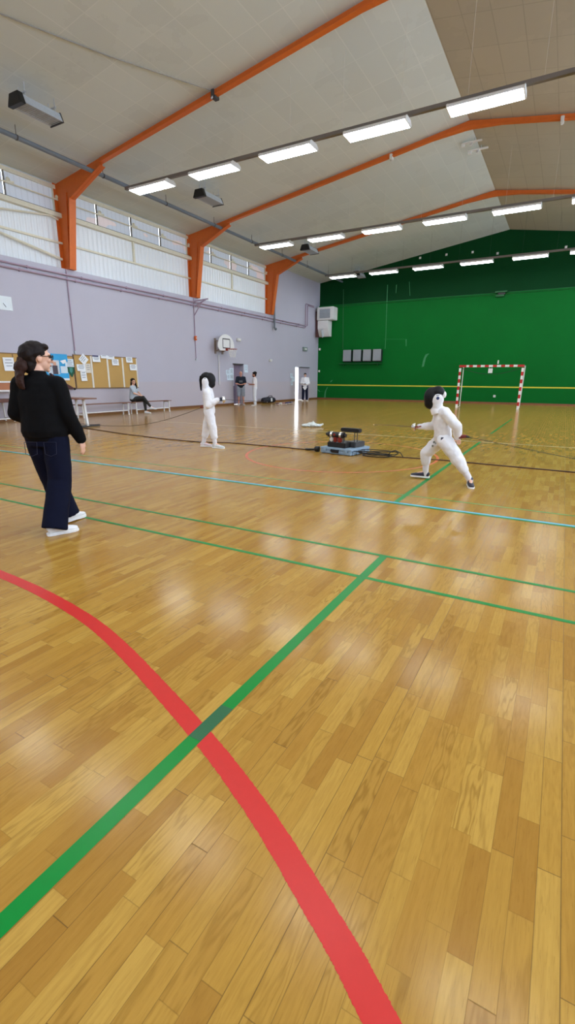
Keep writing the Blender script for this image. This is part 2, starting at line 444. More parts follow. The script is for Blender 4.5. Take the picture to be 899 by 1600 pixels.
line('floor_line_overlap', seg((-1.105, 1.20), (-1.105, 1.42), 3), .062, M_greendark, .0022)

# ------------------------------------------------------------------ window bands under the eaves of the lilac wall
def pane_material(name, rgb, s, pink=0.):
    t = NT(name); co = t.coord(); x, y, z = t.xyz(co); c = lin(rgb)
    f = t.math('FRACT', t.math('DIVIDE', y, .205)); rib = t.math('ABSOLUTE', t.math('SUBTRACT', f, .5))
    n = t.noise(t.scale(co, (1, .5, .6)), 1.2, 3)
    b = t.mix(t.math('MULTIPLY', t.math('GREATER_THAN', rib, .40), .45), c, [v*.78 for v in c])
    b = t.mix(t.math('MULTIPLY', n, .35), b, [v*.8 for v in c])
    if pink:   # the warm brick facade outside, blurred by the frosted sheet
        pk = t.math('MULTIPLY', t.math('GREATER_THAN', t.noise(t.scale(co, (1, .9, 2.2)), .9, 1), .60), pink)
        b = t.mix(pk, b, lin((238, 208, 196)))
    t.col(b); t.l(b, t.b.inputs['Emission Color']); t.b.inputs['Emission Strength'].default_value = s; t.rough(.35)
    return t.m
M_sheet = pane_material('translucent corrugated sheet', (208, 214, 218), .22)
M_pane = pane_material('frosted window pane', (196, 203, 212), .26, .5)
COLY = [-1.35, 5.5, 12.35, 19.2, 26.05]
M_mull = paint('grey brown mullion', (104, 100, 94), .5)
def window_bay(n, ya, yb):
    w = MB()
    yy = ya; k = 0; prof = []
    while yy < yb:                                         # corrugated sheet
        prof.append((XWIN + (.022 if k % 4 in (1, 2) else 0), yy)); yy += .05; k += 1
    prof.append((XWIN, yb))
    w.prism(prof + [(x-.02, y) for x, y in prof[::-1]], 'z', 5.02, 6.84)
    o = struct(w.build('window_%d' % n, M_sheet))
    ms = [ya+.02, ya+1.62, ya+3.3, ya+4.95, yb-.02]
    for a, c in zip(ms[:-1], ms[1:]):
        MB().box(XWIN-.03, XWIN-.02, a+.03, c-.03, 6.94, 7.72).build('pane', M_pane, o)
    for i, m in enumerate(ms[1:-1] + [yb-.1]):
        MB().box(XWIN-.02, XWIN+.045, m-.016, m+.016, 6.9, 7.78).build('mullion', M_cream if i == 3 else M_mull, o)
        f = MB().lathe([(.05, 0), (.07, .02), (.07, .05), (.02, .09)], (XWIN+.02, m+.12, 7.44), 'x', 12)   # crank of the opening light
        f.bar((XWIN+.04, m-.02, 7.36), (XWIN+.1, m+.28, 7.40), .03, .05); f.build('opener_bracket', M_cream, o)
    MB().box(XWIN-.02, XWIN+.05, ya, yb, 7.68, 7.80).build('head_frame', M_cream, o)
    MB().box(XWIN+.02, XWIN+.20, ya-.05, yb+.05, 6.78, 6.92).build('transom', M_cream, o)
    MB().box(XWIN-.01, XWIN+.14, ya, yb, 6.925, 6.955).build('window_ledge', M_dkgrey, o)
    MB().box(XWIN+.03, XWIN+.09, ya-.05, yb+.05, 5.965, 6.03).build('rail', M_cream, o)
    MB().tube([(XWIN+.08, ya-.05, 7.345), (XWIN+.08, yb+.05, 7.345)], .022, 8).build('opener_rod', M_cream, o)
    MB().box(XWIN+.03, XWIN+.10, (ya+yb)/2-.13, (ya+yb)/2-.05, 6.03, 6.8).build('post', M_cream, o)
    return o
bays = list(zip(COLY[:-1], COLY[1:]))
for i, (a, c) in enumerate(bays): window_bay(i+1, a+.04, c-.04)
w3 = [o for o in C.objects if o.name == 'window_2'][0]      # wind braces in the bay nearest the camera
MB().tube([(XWIN+.14, 9.0, 5.98), (XWIN+.14, 12.2, 5.45)], .045, 8).build('brace', M_cream, w3)
MB().tube([(XWIN+.16, 9.0, 6.33), (XWIN+.16, 11.9, 6.76), (XWIN+.16, 12.2, 6.70)], .03, 8).build('brace', M_cream, w3)
# unseen glowing window bands added on the opposite wall to give daylight
M_day_fill = pane_material('added daylight pane', (212, 230, 255), 7.2)
for k in range(7):
    ya, yb = -6.4+k*5.55+.25, -6.4+(k+1)*5.55-.25
    o = struct(MB().box(XR+.2, XR+.22, ya, yb, 3.4, 7.5).build('window_%d' % (k+5), M_day_fill))
    f = MB()
    for j in range(5): f.box(XR+.1, XR+.2, ya+(yb-ya)*j/4-.03, ya+(yb-ya)*j/4+.03, 3.4, 7.5)
    f.box(XR+.1, XR+.2, ya, yb, 5.4, 5.46); f.build('window_frame', M_cream, o)

# ------------------------------------------------------------------ doors
M_door = paint('lilac grey door paint', (182, 176, 194), .45)
M_doord = paint('dark mauve door paint', (104, 92, 116), .45)
o = struct(MB().box(XL-.30, XL-.25, D1[0], D1[1], .01, D1[2]).build('door_1', M_door))
MB().box(XL-.25, XL-.2, D1[0]+.02, D1[0]+.48, .02, 1.02).build('kick_panel', M_doord, o)
MB().box(XL-.25, XL-.22, D1[0]+.46, D1[1]-.02, .06, 2.15).build('upper_panel', paint('mauve door panel', (132, 116, 134), .45), o)
MB().box(XL-.03, XL+.012, D1[0]-.01, D1[1]+.01, D1[2]-.02, D1[2]+.03).build('door_head', M_dkgrey, o)
h = MB().tube([(XL-.24, D1[1]-.12, 1.04), (XL-.17, D1[1]-.12, 1.04), (XL-.17, D1[1]-.24, 1.04)], .012, 8); h.build('door_handle', M_galv, o)
# second door stands ajar: daylight falls through the gap beside the leaf
leafy = D2[0]+.62
o = struct(MB().box(XL-.12, XL-.07, leafy, D2[1], .01, D2[2]).build('door_2', paint('pale lilac door paint', (176, 170, 184), .45)))
MB().box(XL-.05, XL+.02, leafy-.02, D2[1]+.02, D2[2]-.01, D2[2]+.03).build('door_head', M_dkgrey, o)
h = MB().tube([(XL-.07, leafy+.1, 1.05), (XL-.0, leafy+.1, 1.05), (XL-.0, leafy+.24, 1.05)], .012, 8); h.build('door_handle', M_galv, o)

# ------------------------------------------------------------------ world and exposure
w = bpy.data.worlds.new('daylight'); bpy.context.scene.world = w; w.use_nodes = True
bg = w.node_tree.nodes['Background']; bg.inputs[0].default_value = (.86, .93, 1., 1); bg.inputs[1].default_value = 6.
sc = bpy.context.scene
sc.view_settings.view_transform = 'Standard'; sc.view_settings.look = 'None'; sc.view_settings.gamma = 1; sc.view_settings.use_curve_mapping = False
sc.view_settings.exposure = 0.
try:
    sc.cycles.use_denoising = True; sc.cycles.denoiser = 'OPENIMAGEDENOISE'; sc.cycles.max_bounces = 8; sc.cycles.diffuse_bounces = 5
    sc.cycles.sample_clamp_indirect = 6.
except Exception: pass
# ------------------------------------------------------------------ steel frames
ORD = ['first', 'second', 'third', 'fourth', 'fifth', 'sixth', 'seventh', 'eighth', 'ninth']
frame_lab = {5.5: 'orange steel roof frame above the camera', 12.35: 'orange steel roof frame nearest to the camera, with a dark clamp on its rafter',
             19.2: 'orange steel roof frame between the first and second rows of strip lights', 26.05: 'orange steel roof frame nearest to the green wall'}
for Y in COLY[1:]:
    t = thing('roof_frame', (XL, Y, 0), frame_lab[Y], 'steel frame', 'orange roof frames')
    c = MB(); xo = XWIN+.02                                # tapered welded column: web plus two flanges
    c.prism([(xo, 5.12), (-15.86, 5.12), (-15.5, 7.25), (-15.5, 7.6), (xo, 7.6)], 'y', Y-.012, Y+.012)
    c.bar((-15.85, Y, 5.12), (-15.49, Y, 7.3), .024, .26, (0, 1, 0))
    c.box(xo, xo+.02, Y-.13, Y+.13, 5.12, 7.85)
    c.box(xo, -15.84, Y-.14, Y+.14, 5.12, 5.15)
    c.bar((-15.98, Y-.03, 5.3), (-15.75, Y-.03, 7.5), .05, .04, (0, 1, 0))
    c.build('column', M_orange, t)
    h = MB(); h.prism([(-15.5, 7.25), (-13.9, 7.93), (-13.9, ceil_z(-13.9)-.02), (xo, ceil_z(xo)-.02), (xo, 7.6), (-15.5, 7.6)], 'y', Y-.012, Y+.012)
    h.bar((-15.5, Y, 7.27), (-13.9, Y, 7.95), .024, .22, (0, 1, 0)); h.build('haunch', M_orange, t)
    r = MB()
    for xa, xb in ((-14.0, RX), (RX, XR-.1)):
        za, zb = ceil_z(xa), ceil_z(xb)
        r.prism([(xa, za-.02), (xb, zb-.02), (xb, zb-.16), (xa, za-.16)], 'y', Y-.02, Y+.02)
        r.bar((xa, Y, za-.16), (xb, Y, zb-.16), .02, .16, (0, 1, 0))
    r.build('rafter', M_orange, t)
    r = MB().prism([(RX-1.4, ceil_z(RX-1.4)-.16), (RX, RZ-.14), (RX+1.2, ceil_z(RX+1.2)-.16), (RX+.1, RZ-.27), (RX-.1, RZ-.27)], 'y', Y-.07, Y+.07)
    r.build('ridge_haunch', M_orange, t)
def ceil_at(px, py):
    d = _f*F_PX + CR*(px-449.5) - CU*(py-800); t = (RZ-.03-SL*RX*-1.-CAM_Z)/(d.z-SL*d.x) if False else (RZ-SL*RX-.03-CAM_Z)/(d.z-SL*d.x); return V((0, 0, CAM_Z))+d*t
def on_rafter(px, Y): 
    p = at(*px, Y=Y); return V((p.x, Y, ceil_z(p.x)-.17))
p = on_rafter((336, 149), 12.35)
t = thing('beam_clamp', p, 'dark clamp gripping the orange rafter nearest to the camera', 'clamp')
b = MB().box(p.x-.07, p.x+.07, p.y-.11, p.y+.11, p.z-.07, p.z-.015); b.box(p.x-.05, p.x+.05, p.y-.12, p.y-.08, p.z-.05, p.z+.12); b.box(p.x-.05, p.x+.05, p.y+.08, p.y+.12, p.z-.05, p.z+.12)
b.build('jaw', M_dkgrey, t, bevel=.008)
MB().tube([(p.x, p.y-.1, p.z-.04), (p.x, p.y-.16, p.z-.12)], .02, 8).build('screw', M_galv, t)
q = ceil_at(-30, 10); mid = ceil_at(170, 88)
b = MB().tube([p+V((0, 0, .10)), mid, q], .012, 6)
tag(b.build('loose_cable', paint('grey cable', (150, 148, 140), .6)), 'thin pale cable running along the grey ceiling from the rafter clamp', 'cable')
for px, Y, lab in (((612, 247), 19.2, 'small white box on the middle orange rafter, on the grey slope'), ((880, 183), 19.2, 'small white box on the middle orange rafter, on the tan slope'),):
    p = on_rafter(px, Y); t = thing('sensor_box', p, lab, 'sensor')
    MB().box(p.x-.05, p.x+.05, p.y-.10, p.y+.10, p.z-.09, p.z+.08).build('case', M_off, t, bevel=.01)
    MB().lathe([(.03, 0), (.03, .03), (.012, .045)], (p.x, p.y, p.z-.13), 'z', 10).build('lens', M_off, t)
for px, lab in (((742, 222), 'white metal hook plate at the roof ridge, the one nearer the middle rafter'), ((752, 233), 'white metal hook plate at the roof ridge with a longer arm')):
    d = at(*px, X=None, Z=9.6); X = d.x; Y = d.y; z = ceil_z(X)-.005
    t = thing('ridge_bracket', (X, Y, z), lab, 'bracket')
    z -= .07; b = MB().box(X-.35, X+.25, Y-.05, Y+.05, z-.06, z-.02); b.build('plate', M_white_paint, t, bevel=.008)
    MB().bar((X-.1, Y, z-.05), (X-.1, Y-.15, z-.2), .08, .03).build('arm', M_white_paint, t)
    MB().box(X-.45, X-.34, Y-.04, Y+.04, z-.14, z-.03).build('end_hook', M_white_paint, t)
    MB().tube([(X, Y, z-.03), (X, Y, z+.1)], .012, 6).build('fixing_bolt', M_galv, t)

# ------------------------------------------------------------------ rows of strip lights
M_diff = glow('lit diffuser', (240, 247, 255), 25.)
M_rail = paint('grey brown rail steel', (112, 106, 98), .5)
M_house = paint('white light housing', (226, 226, 224), .4)
LY = [-2.6, 5.4, 13.35, 21.35, 29.3]; LX = [-12.78+2.58*k for k in range(8)]; LZ = 7.45  # unseen rows behind and above the camera are included for their light
ROWN = ['unseen row behind the camera', 'unseen row above the camera', 'nearest hanging row', 'middle hanging row', 'hanging row by the green wall']
proto = None
def make_light():
    t = thing('strip_light', (0, 0, 0), None, None, local=True)
    b = MB(); b.prism([(-.24, .0), (-.24, .055), (-.15, .11), (.15, .11), (.24, .055), (.24, .0)], 'x', -.81, .81); b.build('housing', M_house, t)
    MB().box(-.79, .79, -.222, .222, -.014, -.001).build('diffuser', M_diff, t)
    for s in (-1, 1):
        MB().prism([(-.245, -.014), (-.245, .06), (-.155, .115), (.155, .115), (.245, .06), (.245, -.014)], 'x', s*.81-.012, s*.81+.012).build('end_cap', M_off, t)
        MB().box(s*.55-.02, s*.55+.02, -.05, .05, .11, .13).build('clip', M_galv, t)
    return t
proto = make_light()
for j, Y in enumerate(LY):
    r = thing('light_rail', (LX[0]-1.2, Y, LZ), 'thin steel rail carrying the strip lights of the '+ROWN[j], 'rail', 'light rails')
    MB().box(LX[0]-1.2, LX[-1]+.9, Y-.05, Y+.05, LZ+.13, LZ+.22).build('channel', M_rail, r)
    for k in range(14):
        X = LX[0]-1.0+k*1.56
        MB().tube([(X, Y, LZ+.2), (X, Y, ceil_z(X)+.02)], .0025, 6).build('hanger_rod', M_off if j < 4 else M_dkgrey, r)
    for k, X in enumerate(LX):
        o = proto if (j, k) == (0, 0) else copy_tree(proto)
        o.location = (X, Y, LZ)
        tag(o, 'lit strip light, %s from the lilac wall in the %s' % (ORD[k], ROWN[j]), 'strip light', 'strip lights of the '+ROWN[j])

# ------------------------------------------------------------------ radiant heaters and the gas pipe under the roof
def heater(Y, lab, first=None):
    X = -12.55; z = 7.9
    t = thing('radiant_heater', (X, Y, z), lab, 'heater', 'radiant heaters under the roof', local=True)
    b = MB(); b.prism([(-.26, -.10), (-.16, .10), (.16, .10), (.26, -.10), (.235, -.10), (.14, .07), (-.14, .07), (-.235, -.10)], 'y', -.50, .50); b.build('reflector', M_galv, t)
    MB().box(-.23, .23, -.49, .49, -.07, -.055).build('burner_plate', paint('heater ceramic', (172, 176, 176), .6, var=.2, sc=30), t)
    g = MB()
    for k in range(18): g.box(-.24, .24, -.48+k*.0556, -.472+k*.0556, -.105, -.095)
    g.build('guard_grille', M_galv, t)
    MB().prism([(-.27, -.13), (-.17, .13), (.17, .13), (.27, -.13)], 'y', -.64, -.50).build('control_box', M_black, t, bevel=.01)
    MB().prism([(-.27, -.12), (-.17, .12), (.17, .12), (.27, -.12)], 'y', .50, .53).build('end_plate', M_dkgrey, t)
    for s in (-.4, .4):
        b = MB().tube([(-.12, s, .09), (-.12, s, .34)], .012, 6).tube([(.12, s, .09), (.12, s, .40)], .012, 6); b.bar((-.16, s, .2), (.16, s, .2), .03, .03)
        b.build('hanger', M_galv, t)
    return t
heater(9.25, 'grey radiant heater with a black end, hanging alone before the nearest roof frame')
heater(16.1, 'grey radiant heater with a black end, hanging below the first row of strip lights')
heater(24.4, 'grey radiant heater with a black end, hanging behind the middle row of strip lights')
heater(31.4, 'grey radiant heater beside the green wall, half hidden by the last light row')
XP, ZP = -14.3, 7.86
t = thing('gas_pipe', (XP, YB, ZP), 'long blue grey pipe hung under the grey ceiling along the window side', 'pipe')
MB().tube([(XP, YB+.05, ZP), (XP, YE+.05, ZP)], .065, 12).build('pipe', M_bluegrey, t, smooth=True)
for k in range(13):
    Y = -5+k*2.95
    b = MB().tube([(XP, Y, ZP), (XP, Y, ceil_z(XP)+.02)], .009, 6); b.lathe([(.075, -.02), (.075, .02)], (XP, Y, ZP), 'y', 12); b.build('hanger', M_dkgrey, t)

# ------------------------------------------------------------------ pipes and fittings on the lilac wall
for z, lab in ((4.78, 'lower of the twin mauve pipes running along the lilac wall'), (4.92, 'upper of the twin mauve pipes running along the lilac wall')):
    dy = 0 if z < 4.8 else .28
    pts = [(XL+.06, YB+.05, z), (XL+.06, 30.45+dy, z), (XL+.06, 30.5+dy, z+.05), (XL+.06, 30.5+dy, 6.25-dy*.3), (XL+.06, 30.56+dy, 6.3-dy*.3), (XL+.06, 31.7, 6.3-dy*.3)]
    t = thing('wall_pipe', (XL, YB, z), lab, 'pipe', 'twin mauve pipes')
    MB().tube(pts, .03, 8).build('pipe', M_pipe, t, smooth=True)
    for k in range(14): MB().box(XL, XL+.07, 2.0+k*2.1-.02+dy, 2.0+k*2.1+.02+dy, z-.05, z+.045).build('pipe_clip', M_pipe, t)
t = thing('wall_conduit', (XL+.08, 12.16, 2.3), 'thin mauve conduit hanging down the wall under the nearest orange column', 'conduit')
MB().tube([(XL+.03, 12.16, 5.1), (XL+.03, 12.16, 2.36)], .022, 8).build('conduit', M_pipe, t, smooth=True)
MB().box(XL, XL+.06, 12.12, 12.2, 2.27, 2.36).build('socket', M_galv, t, bevel=.008)
MB().box(XL, XL+.05, 12.13, 12.19, 3.6, 3.64).build('clip', M_pipe, t)
t = thing('wall_conduit', (XL+.08, 19.0, 2.3), 'thin mauve conduit with a small angle bracket under the middle orange column', 'conduit')
MB().tube([(XL+.03, 19.0, 5.1), (XL+.03, 19.0, 2.36)], .022, 8).build('conduit', M_pipe, t, smooth=True)
MB().box(XL, XL+.06, 18.96, 19.04, 2.27, 2.36).build('socket', M_galv, t, bevel=.008)
b = MB().bar((XL+.1, 19.0, 4.72), (XL+.75, 19.0, 4.98), .04, .05); b.bar((XL+.02, 19.0, 4.95), (XL+.9, 19.0, 5.0), .05, .05); b.bar((XL+.02, 19.0, 4.3), (XL+.55, 19.0, 4.92), .035, .035)
b.build('bracket', M_pipe, t)
t = thing('alarm_box', (XL, 18.97, 3.29), 'small orange box on the conduit under the middle orange column', 'alarm')
MB().box(XL+.045, XL+.12, 18.91, 19.03, 3.19, 3.39).build('case', paint('orange plastic', (222, 104, 40), .45), t, bevel=.012)
MB().lathe([(.03, 0), (.02, .02)], (XL+.12, 18.97, 3.29), 'x', 10).build('button', M_off, t)
t = thing('downpipe', (XL+.06, 26.2, 4.35), 'short blue grey drainpipe under the orange column nearest the green wall', 'pipe')
MB().tube([(XL+.17, 26.22, 5.9), (XL+.17, 26.22, 4.42), (XL+.17, 26.34, 4.34)], .06, 10).build('pipe', M_bluegrey, t, smooth=True)
MB().lathe([(.08, 0), (.08, .05)], (XL+.17, 26.34, 4.34), 'y', 12).build('elbow', M_bluegrey, t)

def wall_fixture(name, px, w, h, d, lab, cat, mat=M_off, part='case'):
    p = at(*px, X=XL); t = thing(name, (XL, p.y, p.z), lab, cat)
    MB().box(XL, XL+d, p.y-w/2, p.y+w/2, p.z-h/2, p.z+h/2).build(part, mat, t, bevel=min(d, w, h)*.2)
    MB().box(XL+d-.002, XL+d+.012, p.y-w*.25, p.y+w*.25, p.z-h*.2, p.z+h*.2).build('cover', M_white_paint if mat is not M_white_paint else M_off, t)
    return t
wall_fixture('wall_sensor', (372, 531), .34, .16, .1, 'small white box on the lilac wall beside the basketball backboard', 'sensor')
wall_fixture('wall_sensor', (422, 563), .28, .14, .1, 'tiny white box on the lilac wall between the two doors', 'sensor')
t = wall_fixture('exit_light', (476, 545.5), .62, .26, .1, 'small grey green emergency light above the open door', 'emergency light', paint('grey green plastic', (120, 138, 134), .5))
# lamp or detector balls at the corner of the end wall
for px, lab in (((495.5, 546), 'small white sensor at the corner of the green wall, higher of the two'), ((493.6, 580), 'small white sensor at the corner of the green wall, lower of the two')):
    p = at(*px, Y=YE); X = max(p.x, XL+.14)
    t = thing('corner_sensor', (X, YE, p.z), lab, 'sensor')
    MB().box(X-.06, X+.06, YE-.06, YE, p.z-.08, p.z+.08).build('case', M_off, t, bevel=.015)
    MB().sphere((X, YE-.08, p.z), .06).build('lens', M_white_paint, t, smooth=True)

# pale sign high on the wall at the picture's edge
a, c = at(-14, 458, X=XL), at(20, 486, X=XL)
t = thing('wall_sign', (XL, c.y, c.z), 'pale rectangular sign high on the lilac wall with a small grey arrow mark', 'sign')
MB().box(XL, XL+.02, a.y, c.y, c.z, a.z-.03).build('panel', paint('pale sign board', (226, 236, 240), .4), t)
q = at(6, 477, X=XL)
MB().bar((XL+.022, q.y-.03, q.z+.06), (XL+.022, q.y+.05, q.z-.05), .006, .035, (1, 0, 0)).build('arrow_mark', M_dkgrey, t)

# ------------------------------------------------------------------ unit heater in the corner
p0 = at(494, 484, Y=YE-1.0)
def corner_heater():
    x0, y1 = XL+.12, YE-.03
    t = thing('fan_heater', (x0, y1, 4.3), 'pale two piece fan heater unit mounted high in the corner of the green wall', 'heater')
    MB().box(x0+.1, x0+1.35, y1-.75, y1, 5.38, 6.22).build('casing', M_white_paint, t, bevel=.03)
    MB().box(x0+.32, x0+1.12, y1-.77, y1-.745, 5.50, 6.08).build('grille_recess', M_galv, t)
    for k in range(7): MB().bar((x0+.32, y1-.785, 5.53+k*.085), (x0+1.12, y1-.785, 5.53+k*.085), .035, .012).build('louvre', M_bluegrey if k > 3 else M_dkgrey, t)
    b = MB().prism([(y1-.7, 5.36), (y1-.05, 5.36), (y1-.05, 4.32), (y1-.42, 4.32), (y1-.7, 4.85)], 'x', x0+.15, x0+.95); b.build('duct', M_white_paint, t, bevel=.02)
    m = MB().bar((x0+.55, y1-.70, 4.80), (x0+.55, y1-.46, 4.36), .6, .03, (1, 0, 0)); m.build('outlet', M_galv, t)
    MB().box(x0-.1, x0+.12, y1-.5, y1-.05, 4.3, 6.0).build('bracket', paint('rusty mauve bracket', (96, 62, 60), .6), t)
    return t
corner_heater()

# ------------------------------------------------------------------ four grey panels and fittings on the green wall
for k in range(4):
    a = at(536.5+k*15.6, 547-k*.45, Y=YE-.28); c = at(548+k*15.6, 564.2-k*.25, Y=YE-.28)
    t = thing('wall_box', ((a.x+c.x)/2, YE, c.z), 'pale grey flat box on the green wall, %s of four from the corner heater' % ORD[k], 'box', 'grey boxes on the green wall')
    MB().box(a.x, c.x, YE-.28, YE-.22, c.z, a.z).build('front_panel', paint('pale grey panel', (146, 152, 156), .5), t, bevel=.012)
    MB().box(a.x+.03, c.x+.04, YE-.22, YE, c.z-.06, a.z-.03).build('back_box', paint('very dark green box', (14, 34, 26), .6), t)
a, c = at(532, 568.5, Y=YE), at(598, 567, Y=YE)
t = thing('box_shelf', (a.x, YE, a.z), 'thin green shelf under the four grey boxes', 'shelf')
MB().box(a.x, c.x, YE-.22, YE, a.z-.02, a.z+.02).build('board', M_greend, t)
for f in (.1, .9): MB().box(a.x+(c.x-a.x)*f-.02, a.x+(c.x-a.x)*f+.02, YE-.15, YE, a.z-.14, a.z-.02).build('bracket', M_greend, t)
p = at(785, 457, Y=YE)
t = thing('wall_bracket', (p.x, YE, p.z), 'dark green winch bracket on the ledge of the green wall', 'bracket')
MB().box(p.x-.35, p.x+.3, YE-.25, YE, p.z-.03, p.z+.06).build('plate', M_greend, t, bevel=.01)
MB().box(p.x-.3, p.x+.15, YE-.18, YE, p.z-.24, p.z-.12).build('lower_plate', M_greend, t, bevel=.01)
MB().lathe([(.05, -.2), (.07, -.15), (.07, .15), (.05, .2)], (p.x, YE-.14, p.z-.08), 'x', 12).build('drum', M_dkgrey, t)
pa, pb = at(498, 478, Y=YE), at(899, 449, Y=YE)
tag(MB().tube([(XL+.3, YE-.02, 6.30), (-9, YE-.02, 6.31), (-4, YE-.02, 6.32), (XR-.1, YE-.02, 6.30)], .02, 6).build('wall_cable', M_greend), 'dark cable fixed along the top ledge of the green wall', 'cable')
for k, (px, py) in enumerate(((657, 403), (698, 398), (739, 394), (778, 396), (885, 386))):
    p = at(px, py, Y=YE+.11)
    t = thing('anchor_plate', (p.x, YE+.11, p.z), 'tiny white anchor plate above the last light row, %s from the ceiling slope foot' % ORD[k], 'fixing', 'white anchor plates on the green wall')
    MB().box(p.x-.06, p.x+.06, YE+.08, YE+.11, p.z-.06, p.z+.06).build('plate', M_white_paint, t)
    MB().tube([(p.x, YE+.09, p.z), (p.x, YE-.06, p.z)], .02, 6).build('eye_bolt', M_white_paint, t)
p = at(773, 619, Y=YE); t = thing('wall_socket', (p.x, YE, p.z), 'small white socket low on the green wall inside the goal', 'socket')
MB().box(p.x-.07, p.x+.07, YE-.04, YE, p.z-.07, p.z+.07).build('plate', M_white_paint, t, bevel=.01)
MB().lathe([(.04, -.045), (.03, -.05)], (p.x, YE, p.z), 'y', 10).build('outlet', M_off, t)
p = at(779, 565.5, Y=YE); t = thing('wall_hook', (p.x, YE, p.z), 'small white hook on the green wall above the goal', 'hook')
MB().box(p.x-.04, p.x+.04, YE-.03, YE, p.z-.12, p.z+.1).build('plate', M_white_paint, t, bevel=.01)
MB().tube([(p.x, YE-.03, p.z), (p.x, YE-.12, p.z-.02), (p.x, YE-.13, p.z+.06)], .02, 6).build('hook_arm', M_white_paint, t)

# ------------------------------------------------------------------ basketball backboard
def hoop():
    X, Y = -15.5, 20.86; zc = 3.12
    t = thing('basketball_hoop', (XL, Y, 2.75), 'white fan shaped basketball backboard with rim and net on the lilac wall', 'basketball hoop')
    poly = [(Y-.53, 2.80), (Y+.53, 2.80)] + [(Y+.70*math.cos(a), 3.0+.60*math.sin(a)) for a in [-.05+k*(PI+.1)/14 for k in range(15)]]
    bd = MB().prism(poly, 'x', X-.03, X).build('backboard', M_white_paint, t)
    s = MB(); z0, z1, w = 2.93, 3.37, .30
    for a in (((-w, z0), (w, z0)), ((-w, z1), (w, z1)), ((-w, z0), (-w, z1)), ((w, z0), (w, z1))):
        s.bar((X+.004, Y+a[0][0], a[0][1]), (X+.004, Y+a[1][0], a[1][1]), .05 if a[0][1] != a[1][1] else .008, .008 if a[0][1] != a[1][1] else .05)
    s.build('target_square', M_dkgrey, bd)
    b = MB()
    for dy in (-.30, .30):
        b.bar((XL, Y+dy, 3.3), (X-.03, Y+dy, 3.25), .05, .05); b.bar((XL, Y+dy, 2.75), (X-.03, Y+dy, 2.95), .04, .04); b.box(XL, XL+.04, Y+dy-.06, Y+dy+.06, 2.65, 3.4)
    b.build('wall_frame', paint('brown grey steel', (140, 124, 112), .5), t)
    rz = 2.87; cx = X+.39; R = .23
    r = MB().tube([(cx+R*math.cos(a), Y+R*math.sin(a), rz) for a in [2*PI*k/24 for k in range(25)]], .016, 8, False); r.box(X, X+.17, Y-.07, Y+.07, rz-.07, rz+.05)
    rim = r.build('rim', paint('dull red rim', (150, 58, 46), .45), t)
    n = MB()
    for k in range(12):
        for s in (1, -1):
            a0 = 2*PI*k/12; pts = []
            for j in range(5):
                a = a0+s*j*PI/12; rr = R*(1-.42*(j/4)**.8); pts.append((cx+rr*math.cos(a), Y+rr*math.sin(a), rz-.1*j))
            n.tube(pts, .007, 5)
    n.build('net', M_white_paint, rim)
    MB().tube([(XL+.05, 20.78, 2.6), (XL+.05, 20.78, 1.1)], .03, 8).build('conduit', M_white_paint, t)
hoop()

# ------------------------------------------------------------------ handball goal
def goal():
    x0, x1, y, H = -4.86, -1.92, 26.7, 2.1
    t = thing('handball_goal', ((x0+x1)/2, y, 0), 'red and white striped handball goal standing before the green wall', 'goal')
    red, wht = paint('red goal paint', (190, 28, 30), .4), paint('white goal paint', (232, 232, 228), .4)
    def striped(name, p, q, n, start):
        m = MB(); p, q = V(p), V(q)
        for k in range(n):
            m.cur = (k+start) % 2; m.bar(p+(q-p)*(k/n), p+(q-p)*((k+1)/n), .1, .1, (0, 1, 0))
        return m.build(name, [wht, red], t)
    for x, s in ((x0, -1), (x1, 1)):
        striped('goal_post', (x, y, 0), (x, y, H-.1), 11, 0)
        b = MB().tube([(x+.02, y+.05, .04), (x+.0, y+.85, .03), (x+.05, y+.62, H+.02), (x+.01, y+.04, H-.02)], .022, 8)
        b.build('back_stay', M_white_paint, t)
    for x, s in ((x0, 1), (x1, -1)):
        MB().box(x-.052, x+.052+(.25 if s > 0 else 0), y-.052, y+.052, H-.052, H+.052).build('corner_joint', red, t) if s > 0 else MB().box(x-.25, x+.052, y-.052, y+.052, H-.052, H+.052).build('corner_joint', red, t)
    striped('crossbar', (x0+.24, y, H), (x1-.24, y, H), 13, 0)
    pts = [(x0+.1+(x1-x0-.2)*k/12, y+.12, H-.12-.28*math.sin(PI*k/12)) for k in range(13)]
    MB().tube(pts, .014, 6).build('net_cord', paint('dark net cord', (18, 40, 28), .7), t)
    n = thing('goal_sign', ((x0+x1)/2+.02, y-.02, H-.32), 'small square white sign hanging from the middle of the goal crossbar', 'sign')
    xm = (x0+x1)/2+.0
    MB().box(xm-.1, xm+.1, y-.03, y-.015, H-.34, H-.12).build('plate', M_white_paint, n)
    MB().tube([(xm-.06, y-.02, H-.13), (xm-.06, y-.02, H-.045)], .005, 5).tube([(xm+.06, y-.02, H-.13), (xm+.06, y-.02, H-.045)], .005, 5).build('cord', M_off, n)
goal()
